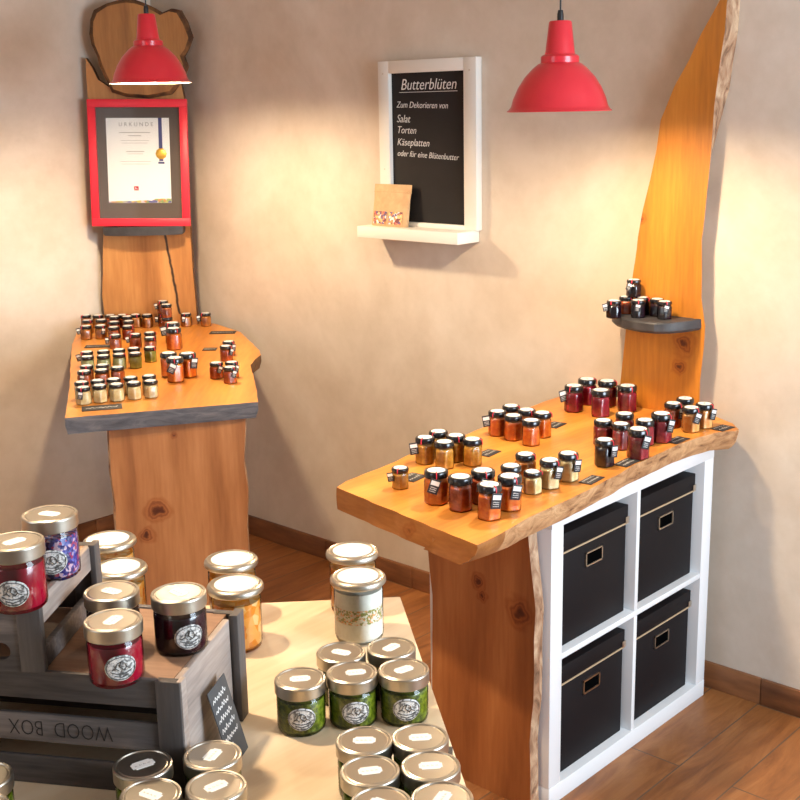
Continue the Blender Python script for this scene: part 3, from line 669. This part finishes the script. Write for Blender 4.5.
TAGP = {'S': tag_parts(.015, .024), 'T': tag_parts(.015, .022), 'M': tag_parts(.022, .031), 'L': tag_parts(.024, .035)}
rj = random.Random(7)
def small_jar(x, y, z, size, col, tg, label, group):
    R_, H_ = SZ[size]
    o = empty('jam_jar', (x, y, z), 0, label, 'jar', group)
    yaw = math.radians(227-30*0)+rj.uniform(-.35, .35)
    parts, st = PROTO[size]
    for pz in parts:
        c = pz.copy(); C.objects.link(c); c.parent = o; c.rotation_euler = (0, 0, yaw)
        if pz.name.startswith('filling'): c.material_slots[0].link = 'OBJECT'; c.material_slots[0].material = M['j_'+col]
        for ch in pz.children:
            d_ = ch.copy(); C.objects.link(d_); d_.parent = c
    if tg or rj.random() < .3:
        c = st.copy(); C.objects.link(c); c.parent = o; c.rotation_euler = (0, 0, math.radians(tg[1] if tg else rj.uniform(230, 320)))
    if tg:
        kind, az = tg
        if kind == 'side': az -= 40
        r_ = R_*1.06+(.007 if kind == 'side' else .0035)
        face = math.radians(227+rj.uniform(-14, 14) if kind == 'side' else 227+(az-227)*.75)
        t_ = TAGP[size]; c = t_.copy(); C.objects.link(c); c.parent = o
        c.location = (r_*math.cos(math.radians(az)), r_*math.sin(math.radians(az)), H_*.84)
        c.rotation_euler = (0, rj.uniform(.1, .5)*(1 if kind == 'front' else -.5), face+PI/2)
        for ch in t_.children:
            d_ = ch.copy(); C.objects.link(d_); d_.parent = c
    return o
RT = [
 (-0.223, 0.282, 'T', 'mustard', ('side', 205), 'tiny mustard-yellow tester jar alone at the left end of the right table'),
 (-0.031, 0.372, 'M', 'mustard', ('side', 200), 'mustard jar, leftmost of the five mustard jars at the left of the right table'),
 (0.034, 0.383, 'M', 'mustard', ('side', 185), 'mustard jar, rearmost of the five mustard jars at the left of the right table'),
 (0.032, 0.323, 'M', 'mustard', None, 'mustard jar, rear right of the five mustard jars at the left of the right table'),
 (-0.032, 0.307, 'M', 'mustard', None, 'mustard jar, front centre of the five mustard jars at the left of the right table'),
 (0.031, 0.267, 'M', 'mustard', None, 'mustard jar, rightmost of the five mustard jars at the left of the right table'),
 (-0.254, 0.142, 'L', 'orange', ('front', 222), 'orange tagged jar, leftmost of the red-orange five near the table corner'),
 (-0.255, 0.07, 'L', 'deeporange', None, 'dark orange jar, second from left of the red-orange five near the table corner'),
 (-0.187, 0.06, 'L', 'deeporange', ('front', 235), 'dark orange jar, rearmost of the red-orange five near the table corner'),
 (-0.26, -0.016, 'L', 'orange', ('front', 250), 'orange jar, nearest the viewer of the red-orange five near the table corner'),
 (-0.183, -0.013, 'L', 'orange', ('front', 250), 'orange tagged jar, rightmost of the red-orange five near the table corner'),
 (0.367, 0.402, 'M', 'orange', None, 'orange jar, rearmost of the orange six, right table back'),
 (0.294, 0.394, 'M', 'orange', ('side', 190), 'orange jar, leftmost of the orange six, right table back'),
 (0.357, 0.341, 'M', 'orange', None, 'orange jar, rear right of centre of the orange six, right table back'),
 (0.284, 0.332, 'M', 'orange', None, 'orange jar, middle of the front line of the orange six, right table back'),
 (0.273, 0.264, 'M', 'orange', None, 'orange jar, nearest the viewer of the orange six, right table back'),
 (0.357, 0.288, 'M', 'orange', None, 'orange jar, rightmost of the orange six, right table back'),
 (0.006, 0.084, 'M', 'amber', None, 'amber jar, rearmost of the pale honey group on the right table'),
 (-0.092, 0.053, 'M', 'deeporange', None, 'reddish amber jar, far left of the pale honey group on the right table'),
 (-0.057, 0.017, 'S', 'pale', None, 'smallest pale jar, foremost of the pale honey group on the right table'),
 (0.002, 0.01, 'M', 'pale', ('front', 268), 'pale cream tagged jar, middle of the pale honey group on the right table'),
 (0.076, 0.009, 'M', 'pale', ('front', 268), 'pale cream tagged jar, rightmost of the pale honey group on the right table'),
 (0.232, 0.008, 'M', 'black', ('front', 270), 'nearly black jam jar with a tag at the front edge of the right table'),
 (0.389, 0.115, 'M', 'berry', None, 'berry-red jar, leftmost of the berry-red six amid the right table'),
 (0.485, 0.109, 'M', 'berry', None, 'berry-red jar, rearmost of the berry-red six amid the right table'),
 (0.388, 0.06, 'M', 'berry', None, 'berry-red jar, second from left in front of the berry-red six amid the right table'),
 (0.34, -0.022, 'L', 'berry', ('front', 260), 'berry-red jar with white tag, foremost of the berry-red six amid the right table'),
 (0.46, 0.031, 'M', 'berry', None, 'berry-red jar, second from the right of the berry-red six amid the right table'),
 (0.513, 0.013, 'L', 'berry', ('front', 268), 'tall berry-red tagged jar, rightmost of the berry-red six amid the right table'),
 (0.741, 0.401, 'L', 'wine', None, 'wine-red jar, rearmost of the wine-red five behind the berry jars'),
 (0.643, 0.382, 'L', 'wine', ('side', 190), 'wine-red jar, leftmost of the wine-red five behind the berry jars'),
 (0.643, 0.289, 'L', 'wine', None, 'wine-red jar, nearest the viewer of the wine-red five behind the berry jars'),
 (0.756, 0.34, 'L', 'wine', ('front', 290), 'wine-red tagged jar, second from right of the wine-red five behind the berry jars'),
 (0.738, 0.259, 'L', 'wine', None, 'wine-red jar, rightmost of the wine-red five behind the berry jars'),
 (0.738, 0.07, 'M', 'pale', None, 'amber jar, rearmost of the four at the far right table end'),
 (0.667, 0.067, 'M', 'deeporange', ('front', 268), 'dark amber tagged jar, leftmost of the four at the far right table end'),
 (0.654, 0.004, 'M', 'peach', ('front', 258), 'peach jar, foremost with white tag, of the four at the far right table end'),
 (0.714, -0.004, 'M', 'peach', ('front', 270), 'peach tagged jar, rightmost of the four at the far right table end'),
]
LT = [
 (0.438, 2.598, 'S', 'amber', ('side', 190), 'amber jar, rear in the leftmost column of the amber block on the corner table'),
 (0.374, 2.488, 'S', 'amber', None, 'amber jar, middle in the leftmost column of the amber block on the corner table'),
 (0.295, 2.379, 'S', 'amber', ('side', 190), 'amber jar, front in the leftmost column of the amber block on the corner table'),
 (0.468, 2.555, 'S', 'amber', None, 'amber jar, rear in the second column of the amber block on the corner table'),
 (0.414, 2.453, 'S', 'amber', None, 'amber jar, middle in the second column of the amber block on the corner table'),
 (0.337, 2.343, 'S', 'amber', ('front', 260), 'amber jar, front in the second column of the amber block on the corner table'),
 (0.501, 2.519, 'S', 'deeporange', None, 'dark orange jar, rear in the third column of the amber block on the corner table'),
 (0.487, 2.471, 'S', 'deeporange', None, 'dark orange jar, second in the third column of the amber block on the corner table'),
 (0.418, 2.371, 'S', 'deeporange', None, 'dark orange jar, third in the third column of the amber block on the corner table'),
 (0.347, 2.272, 'S', 'deeporange', None, 'dark orange jar, front in the third column of the amber block on the corner table'),
 (0.534, 2.484, 'S', 'deeporange', None, 'dark orange jar, rear in the fourth column of the amber block on the corner table'),
 (0.523, 2.436, 'S', 'deeporange', None, 'dark orange jar, second in the fourth column of the amber block on the corner table'),
 (0.463, 2.34, 'S', 'deeporange', None, 'dark orange jar, third in the fourth column of the amber block on the corner table'),
 (0.393, 2.247, 'S', 'deeporange', None, 'dark orange jar, front in the fourth column of the amber block on the corner table'),
 (0.57, 2.445, 'S', 'amber', None, 'amber jar, rear in the fifth column of the amber block on the corner table'),
 (0.597, 2.405, 'S', 'amber', None, 'amber jar, front in the fifth column of the amber block on the corner table'),
 (0.646, 2.362, 'S', 'rust', ('side', 200), 'rust-red jar, third from the rear of the line of six on the corner table'),
 (0.6, 2.277, 'S', 'rust', None, 'rust-red jar, fourth from the rear of the line of six on the corner table'),
 (0.45, 2.042, 'L', 'orange', ('side', 195), 'orange jar, fifth from the rear of the line of six on the corner table'),
 (0.38, 1.944, 'L', 'orange', None, 'orange jar, frontmost of the line of six on the corner table'),
 (0.707, 2.296, 'S', 'amber', ('front', 215), 'amber jar, tagged, alone before the right edge of the upright plank'),
 (0.76, 2.238, 'S', 'amber', ('side', 190), 'amber jar, standing alone at the rear right of the corner table'),
 (0.253, 2.126, 'S', 'rust', ('side', 190), 'rust-red jar, leftmost of the rust-red row behind the green jars'),
 (0.309, 2.081, 'S', 'rust', ('side', 190), 'rust-red jar, middle of the rust-red row behind the green jars'),
 (0.362, 2.064, 'S', 'rust', None, 'rust-red jar, rear one at the right end of the rust-red row behind the green jars'),
 (0.301, 1.98, 'S', 'rust', None, 'rust-red jar, front one at the right end of the rust-red row behind the green jars'),
 (0.007, 1.936, 'S', 'lime', ('side', 190), 'pale green jar, rear in the leftmost pair of the green double row, corner table'),
 (-0.039, 1.863, 'S', 'lime', None, 'pale green jar, front in the leftmost pair of the green double row, corner table'),
 (0.053, 1.905, 'S', 'lime', None, 'pale green jar, rear in the second pair of the green double row, corner table'),
 (0.004, 1.834, 'S', 'lime', None, 'pale green jar, front in the second pair of the green double row, corner table'),
 (0.099, 1.881, 'S', 'lime', None, 'pale green jar, rear in the third pair of the green double row, corner table'),
 (0.052, 1.812, 'S', 'lime', None, 'pale green jar, front in the third pair of the green double row, corner table'),
 (0.146, 1.861, 'S', 'green', None, 'olive-green jar, rear in the fourth pair of the green double row, corner table'),
 (0.097, 1.784, 'S', 'green', None, 'olive-green jar, front in the fourth pair of the green double row, corner table'),
 (0.189, 1.827, 'S', 'green', None, 'olive-green jar, single at the right end of the green double row, corner table'),
 (-0.126, 1.735, 'S', 'rust', None, 'rust-red jar, rear of the left pair of the red row between green and cream jars'),
 (-0.177, 1.671, 'S', 'rust', ('front', 225), 'rust-red jar, front of the left pair of the red row between green and cream jars'),
 (-0.085, 1.706, 'S', 'rust', None, 'rust-red jar, rear of the middle pair of the red row between green and cream jars'),
 (-0.131, 1.644, 'S', 'rust', None, 'rust-red jar, front of the middle pair of the red row between green and cream jars'),
 (-0.076, 1.637, 'S', 'rust', None, 'rust-red jar, single at the right end of the red row between green and cream jars'),
 (-0.272, 1.54, 'S', 'pale', None, 'pale cream jar, rear in the leftmost pair of the cream double row'),
 (-0.31, 1.474, 'S', 'pale', ('front', 222), 'pale cream jar, front in the leftmost pair of the cream double row'),
 (-0.228, 1.521, 'S', 'pale', None, 'pale cream jar, rear in the second pair of the cream double row'),
 (-0.264, 1.458, 'S', 'pale', None, 'pale cream jar, front in the second pair of the cream double row'),
 (-0.186, 1.498, 'S', 'pale', None, 'pale cream jar, rear in the third pair of the cream double row'),
 (-0.223, 1.431, 'S', 'pale', None, 'pale cream jar, front in the third pair of the cream double row'),
 (-0.14, 1.476, 'S', 'pale', None, 'pale cream jar, rear in the fourth pair of the cream double row'),
 (-0.176, 1.409, 'S', 'pale', None, 'pale cream jar, front in the fourth pair of the cream double row'),
 (-0.09, 1.45, 'S', 'pale', None, 'pale cream jar, rear in the rightmost pair of the cream double row'),
 (-0.131, 1.386, 'S', 'pale', None, 'pale cream jar, front in the rightmost pair of the cream double row'),
 (0.088, 1.586, 'L', 'orange', None, 'orange jar, left of the tall orange trio amid the corner table'),
 (0.051, 1.504, 'L', 'orange', ('front', 230), 'orange jar, front of the tall orange trio amid the corner table'),
 (0.122, 1.53, 'L', 'orange', ('front', 275), 'orange jar, right of the tall orange trio amid the corner table'),
 (0.424, 1.689, 'S', 'deeporange', ('front', 275), 'dark orange jar, rear of the pair at the right side of the corner table'),
 (0.364, 1.631, 'S', 'deeporange', ('front', 285), 'dark orange jar, front of the pair at the right side of the corner table'),
 (0.162, 1.435, 'S', 'deeporange', ('front', 265), 'dark orange jar, left of the trio at the right side of the corner table'),
 (0.2, 1.404, 'S', 'deeporange', ('front', 275), 'dark orange jar, rear of the trio at the right side of the corner table'),
 (0.146, 1.348, 'S', 'deeporange', ('front', 268), 'dark orange jar, front of the trio at the right side of the corner table'),
]
TS = [
 (0.646, 2.362, 'S', 'rust', ('side', 200), 'rust-red jar, rearmost of the line of six on the corner table'),
 (0.6, 2.277, 'S', 'rust', None, 'rust-red jar, second from the rear of the line of six on the corner table'),
]
ST = [
 (0.675, 0.272, 'T', 'black', ('side', 190), 'tiny dark jar with a tag at the left end of the grey wall shelf'),
 (0.757, 0.283, 'T', 'deeporange', None, 'tiny amber jar, second from the left on the grey wall shelf'),
 (0.722, 0.222, 'T', 'black', ('front', 215), 'tiny dark jar with a tag hanging in front, middle of the grey wall shelf'),
 (0.772, 0.238, 'T', 'black', None, 'tiny jar at the back of the grey wall shelf'),
 (0.772, 0.190, 'T', 'black', None, 'tiny jar behind the rightmost one on the grey wall shelf'),
 (0.745, 0.150, 'T', 'black', ('front', 228), 'tiny jar with a tag, rightmost on the grey wall shelf'),
]

for x, y, s, col, tg, lab in RT:
    small_jar(x, y, .8455, s, col, tg, lab, 'jam jars on the right slab table')
for x, y, s, col, tg, lab in LT:
    small_jar(x, y, .8855, s, col, tg, lab, 'jam jars on the corner slab table')
for x, y, s, col, tg, lab in TS:
    small_jar(x, y, .8855+.0527, s, col, tg, lab, 'jam jars on the corner slab table')
for x, y, s, col, tg, lab in ST:
    small_jar(x, y, 1.1305, s, col, tg, lab, 'tiny jars on the grey wall shelf')
small_jar(.762, .262, 1.1809, 'T', 'black', ('front', 195), 'tiny dark jar standing on top of the others on the grey wall shelf', 'tiny jars on the grey wall shelf')
for k, (ps, st) in PROTO.items():
    for o in ps+[st]:
        for ch in list(o.children): bpy.data.objects.remove(ch)
        bpy.data.objects.remove(o)
for o in TAGP.values():
    for ch in list(o.children): bpy.data.objects.remove(ch)
    bpy.data.objects.remove(o)

# big jars with brushed silver lids
def oval_label(R_, zc, az, a=.0220, b=.0185):
    bm = nb(); rings = []
    for k, rr in enumerate((0, .25, .5, .75, .92, 1.0)):
        row = []
        for i in range(28 if k else 1):
            th = 2*PI*i/28; u_ = a*rr*math.cos(th); v2 = b*rr*math.sin(th); ph = math.radians(az)+u_/R_
            off = .0012 if rr < .95 else .0002
            row.append(bm.verts.new(((R_+off)*math.cos(ph), (R_+off)*math.sin(ph), zc+v2)))
        rings.append(row)
    for a_, b_ in zip(rings, rings[1:]):
        for i in range(28):
            j = (i+1) % 28
            if len(a_) == 1: bm.faces.new((a_[0], b_[i], b_[j]))
            else: bm.faces.new((a_[i], a_[j], b_[j], b_[i]))
    lab = link('oval_label', bm, M['labelgrey'])
    # embossed emblem: raised rim and a crest-like relief
    bm = nb()
    def pt(u_, v2, off=.0018): ph = math.radians(az)+u_/R_; return ((R_+off)*math.cos(ph), (R_+off)*math.sin(ph), zc+v2)
    def stroke(pts, r): tube(bm, [pt(*p) for p in pts], r, 5)
    stroke([(a*.88*math.cos(2*PI*i/24), b*.86*math.sin(2*PI*i/24)) for i in range(25)], .0005)
    stroke([(-.007, .001), (-.005, .007), (0, .010), (.005, .007), (.007, .001)], .0006)
    stroke([(0, .009), (-.002, .003), (.002, -.001), (0, -.004)], .0007)
    stroke([(-.012, -.002), (-.007, .001), (-.003, -.003)], .0007); stroke([(.012, -.002), (.007, .001), (.003, -.003)], .0007)
    stroke([(-.014, -.004), (-.007, -.007), (0, -.008), (.007, -.007), (.014, -.004)], .0006)
    stroke([(-.009, -.010), (0, -.0125), (.009, -.010)], .0007)
    e = link('embossed_emblem', bm, M['emblem']); e.parent = lab
    return lab
M['emblem'] = mat('darkened_relief', (.10, .095, .09), .5, .6)
def sticker(zt, ang, w_=.031, h_=.018, off=(0, 0)):
    bm = nb(); box(bm, -w_/2, w_/2, -h_/2, h_/2, 0, .0005)
    es = [e for e in bm.edges if abs(e.verts[0].co.z-e.verts[1].co.z) > .0002]
    bmesh.ops.bevel(bm, geom=es, offset=.0035, segments=3, affect='EDGES')
    Mx = Matrix.Translation((off[0], off[1], zt)) @ Matrix.Rotation(ang, 4, 'Z'); bm.transform(Mx)
    s = link('lid_sticker', bm, M['paper'])
    bm = nb()
    for k in range(4): scrawl(bm, -w_*.36+k*w_*.19, -.002, w_*.11, .0035, .0006, Mx, k, .0007)
    q = link('sticker_print', bm, M['inklight']); q.parent = s
    return s
def big_jar(x, y, z, fill, label, group, az=None, ang=0.0, H_=.081, R_=.0375, lab_z=.031, level=.90, cat='jar', name='preserve_jar', off=(0, 0)):
    o = empty(name, (x, y, z+.0003), 0, label, cat, group)
    zl = H_-.020; lr = R_+.002
    bm = nb(); lathe(bm, [(0, .002), (R_*.80, .0005), (R_*.9, 0), (R_*.975, .003), (R_, .008), (R_, zl-.010), (R_*.985, zl-.006), (R_*.93, zl-.002), (R_*.92, zl+.004)], 44); link('glass', bm, M['glass'], o)
    k = .965; zt = (zl-.002)*level
    bm = nb(); lathe(bm, [(0, .004), (R_*.85, .0035), (R_*.95*k, .005), (R_*k, .010), (R_*k, zt-.003), (R_*k*.97, zt), (0, zt)], 40); link('filling', bm, M[fill], o)
    bm = nb(); lathe(bm, [(0, zl), (lr*.98, zl), (lr, zl+.0012), (lr, H_-.0025), (lr*.985, H_-.0008), (lr*.95, H_), (lr*.90, H_-.0004), (lr*.875, H_-.0018), (lr*.84, H_-.0018), (lr*.80, H_-.0010), (0, H_-.0010)], 48)
    ld = link('lid', bm, M['silver'], o, sharp=14)
    s = sticker(H_-.0010, ang, off=off); s.parent = o
    if az is not None:
        e = oval_label(R_, lab_z, az); e.parent = o
    return o
R2 = math.radians
big_jar(-1.385, -.257, .9712, 'redjelly', 'bright red jelly jar with oval label, nearest on the large crate', 'jelly jars on the crates', 246, R2(-48+70), .086)
big_jar(-1.268, -.248, .9712, 'darkjelly', 'dark plum jelly jar at the right on the large crate, oval label turned right', 'jelly jars on the crates', 252, R2(-48-45), .086)
big_jar(-1.327, -.169, .9712, 'darkjelly', 'dark jelly jar half hidden behind the bright red one on the large crate', 'jelly jars on the crates', None, R2(-48-30), .086)
big_jar(-1.463, -.163+.006, 1.0768, 'redjelly', 'red jelly jar at the left picture edge on the smaller upper crate', 'jelly jars on the crates', 228, R2(-48+50), .092)
big_jar(-1.370, -.093, 1.0768, 'petals', 'jar of blue and pink petals with silver lid on the smaller upper crate', 'jelly jars on the crates', 236, R2(-48-20), .092)
g = 'pesto jars in the rear cluster'
big_jar(-1.102, -.314, .8, 'pesto', 'green pesto jar, left in the front row of the rear cluster', g, 228, R2(-48+8))
big_jar(-1.036, -.360, .8, 'pesto', 'green pesto jar, middle in the front row of the rear cluster', g, 232, R2(-48+10), off=(.004, -.004))
big_jar(-.977, -.414, .8, 'pesto', 'green pesto jar, right in the front row of the rear cluster, with a darker label', g, 228, R2(-48+35))
big_jar(-.997, -.297, .8, 'pesto', 'silver-lidded pesto jar, left in the back row of the rear cluster', g, None, R2(-48-25))
big_jar(-.932, -.346, .8, 'pesto', 'silver-lidded pesto jar, right in the back row of the rear cluster', g, None, R2(-48+50))
g = 'pesto jars in the front right cluster'
big_jar(-1.171, -.517, .8, 'pesto', 'silver-lidded jar, rear left of the six at the lower right table edge', g, 215, R2(-48+0))
big_jar(-1.115, -.570, .8, 'pesto', 'silver-lidded jar, rear right of the six at the lower right table edge', g, 228, R2(-48+5))
big_jar(-1.222, -.577, .8, 'pesto', 'silver-lidded jar, middle left of the six at the lower right table edge', g, 228, R2(-48+12))
big_jar(-1.161, -.629, .8, 'pesto', 'silver-lidded jar, middle right of the six at the lower right table edge', g, 228, R2(-48+5))
big_jar(-1.268, -.640, .8, 'pesto', 'silver-lidded jar, front left of the six at the lower right table edge', g, 228, R2(-48-30))
big_jar(-1.209, -.690, .8, 'pesto', 'silver-lidded jar, front right of the six at the lower right table edge', g, 228, R2(-48+65))
g = 'pesto jars in front of the large crate'
big_jar(-1.408, -.336, .8, 'pesto', 'silver-lidded jar, rear left of the four in front of the crate', g, 228, R2(-48+35))
big_jar(-1.332, -.388, .8, 'pesto', 'silver-lidded jar, rear right of the four in front of the crate, beside the card', g, 228, R2(-48+70))
big_jar(-1.445, -.404, .8, 'pesto', 'silver-lidded jar, front left of the four in front of the crate', g, 228, R2(-48-30))
big_jar(-1.378, -.452, .8, 'pesto', 'silver-lidded jar, front right of the four in front of the crate', g, 228, R2(-48+40))
g = 'pesto jars at the lower left picture edge'
big_jar(-1.565, -.200, .8, 'pesto', 'silver-lidded pesto jar cut by the left picture edge, the rear one', g, 228, R2(-48))
big_jar(-1.607, -.268, .8, 'pesto', 'silver-lidded pesto jar in the lower left picture corner, the front one', g, 228, R2(-48))

# tall preserving glasses with a white round label on the lid
def weck(x, y, z, fill, label, H_=.118, R_=.044, band=False):
    o = empty('preserving_glass', (x, y, z+.0003), 0, label, 'preserving jar', 'tall preserving jars with white round labels')
    zl = H_-.013; lr = R_+.006
    bm = nb(); lathe(bm, [(0, .003), (R_*.7, .001), (R_*.88, 0), (R_*.97, .004), (R_, .012), (R_, zl-.012), (R_*.97, zl-.006), (R_*.98, zl)], 44); link('glass', bm, M['glass'], o)
    k = .96
    if not band:
        bm = nb(); lathe(bm, [(0, .005), (R_*.85, .004), (R_*k, .010), (R_*k, zl-.016), (0, zl-.016)], 40); link('filling', bm, M[fill], o)
    else:
        bm = nb(); lathe(bm, [(0, .005), (R_*.85, .004), (R_*k, .010), (R_*k, H_*.33), (0, H_*.33)], 40); link('filling', bm, M['cream'], o)
        bm = nb(); lathe(bm, [(0, H_*.332), (R_*k, H_*.332), (R_*k, H_*.56), (0, H_*.56)], 40); link('herb_layer', bm, M['grain'], o)
        bm = nb(); lathe(bm, [(0, H_*.562), (R_*k, H_*.562), (R_*k, zl-.010), (0, zl-.010)], 40); link('top_filling', bm, M['cream'], o)
    bm = nb(); lathe(bm, [(0, zl), (lr*.97, zl), (lr, zl+.002), (lr, zl+.007), (lr*.98, zl+.0095), (lr*.93, H_-.001), (lr*.88, H_), (lr*.82, H_-.0015), (0, H_-.0015)], 48); ld = link('lid', bm, M['silver'], o)
    bm = nb(); lathe(bm, [(0, H_-.0015), (lr*.73, H_-.0015), (lr*.73, H_-.0009), (0, H_-.0009)], 36); link('round_label', bm, M['paper'], o)
    return o
weck(-.977, -.015, .8, 'fruit', 'tall jar of orange fruit pieces right behind the crate corner, front of the pair')
weck(-.903, .085, .8, 'fruit', 'tall jar of orange fruit pieces right of the crate, rear of the pair')
weck(-.728, -.058, .8, 'fruit', 'tall jar of orange fruit near the table corner, behind the white jar')
weck(-.812, -.155, .8, 'cream', 'tall jar of white seasoning with a herb and petal band, front of the pair', band=True)
weck(-1.060, .212, .8, 'fruit', 'tall jar behind the crates beside the dark jelly jar, front of the pair')
weck(-1.020, .345-.045, .8, 'fruit', 'tall jar of orange fruit pieces behind the crates, rear of the pair', H_=.140)

# ------------------------------------------------ cards
def lying_card(x, y, z, w_, h_, ang, label, group, lines=2, m='slate', cat='card'):
    bm = nb(); box(bm, -w_/2, w_/2, -h_/2, h_/2, 0, .0016, .0004)
    o = link('slate_card', bm, M[m], None, (x, y, z), (0, 0, ang)); tag(o, label, cat, group)
    bm = nb(); I = Matrix.Identity(4)
    for k in range(lines): scrawl(bm, -w_*.4, h_*(.22-.42*k) if lines > 1 else -h_*.1, w_*.8, h_*.22, h_*.05, I, k+int(100*abs(x)), .0020)
    link('card_writing', bm, M['chalk'] if lines == 1 else M['inklight'], o)
    return o
g = 'small slate cards lying on the right slab table'
for (x, y, w_, h_, a, lab) in [(-.146, .312, .062, .048, .12, 'slate card lying beside the tiny tester jar'), (.137, .300, .062, .040, .12, 'slate card lying right of the mustard jars'),
      (.476, .330, .062, .042, .12, 'slate card lying right of the orange group at the back'), (.110, -.036, .070, .034, .10, 'slate card lying at the front edge right of the pale jars'),
      (.285, -.024, .070, .038, .05, 'slate card lying at the front edge right of the nearly black jar'), (.548, -.016, .070, .038, .0, 'slate card lying at the front edge below the dark amber jar'),
      (.735, -.050, .062, .040, -.1, 'slate card lying at the far right end of the slab')]:
    lying_card(x, y, .8455, w_, h_, a, lab, g)
g = 'small slate cards lying on the corner table'
ra = -.826
for (x, y, w_, h_, a, lab, n) in [(.700, 2.060, .100, .055, ra, 'slate card lying at the rear right of the corner table', 1), (.455, 1.835, .050, .05, ra, 'slate card lying left of the right-hand jar pair', 1),
      (.235, 2.215, .095, .05, ra+.08, 'slate card lying behind the green jars at the left edge', 1), (-.305, 1.390, .115, .060, ra+.25, 'slate card with pale handwriting at the front left corner of the table', 1)]:
    lying_card(x, y, .8855, w_, h_, a, lab, g, n)
# the black card leaning on the large crate
B0 = Vector((-1.266, -.318, .8006)); B1 = Vector((-1.208, -.284, .8006)); ex = (B1-B0); wd = ex.length; ex.normalize()
T0 = Vector((-1.287, -.3075, .905)) 
up = T0-B0; up = (up-ex*up.dot(ex)); hgt = .122
nrm = ex.cross(Vector((0, 0, 1))); lean = math.radians(15); upv = Vector((0, 0, 1))*math.cos(lean)-nrm*math.sin(lean)
tilt = -.02
KM = frame_mat(B0+nrm*.018, ex, upv)
bm = nb(); box(bm, 0, .068, 0, hgt, -.0008, .0008, .0003, 0, KM); kc = link('leaning_card', bm, M['slatecard'] if 'slatecard' in M else M['slate']); tag(kc, 'black card with white handwriting leaning against the right side of the large crate', 'card')
bm = nb()
for k in range(6): scrawl(bm, .006, hgt-.020-k*.0155, .050 if k != 5 else .024, .008, .0018, KM, 30+k, .0012)
link('card_writing', bm, M['chalk'], kc)
lying_card(-1.034, -.536, .8002, .036, .060, -.87, 'small dark card lying at the table edge behind the lower right jars', 'small slate cards on the display table', 1)
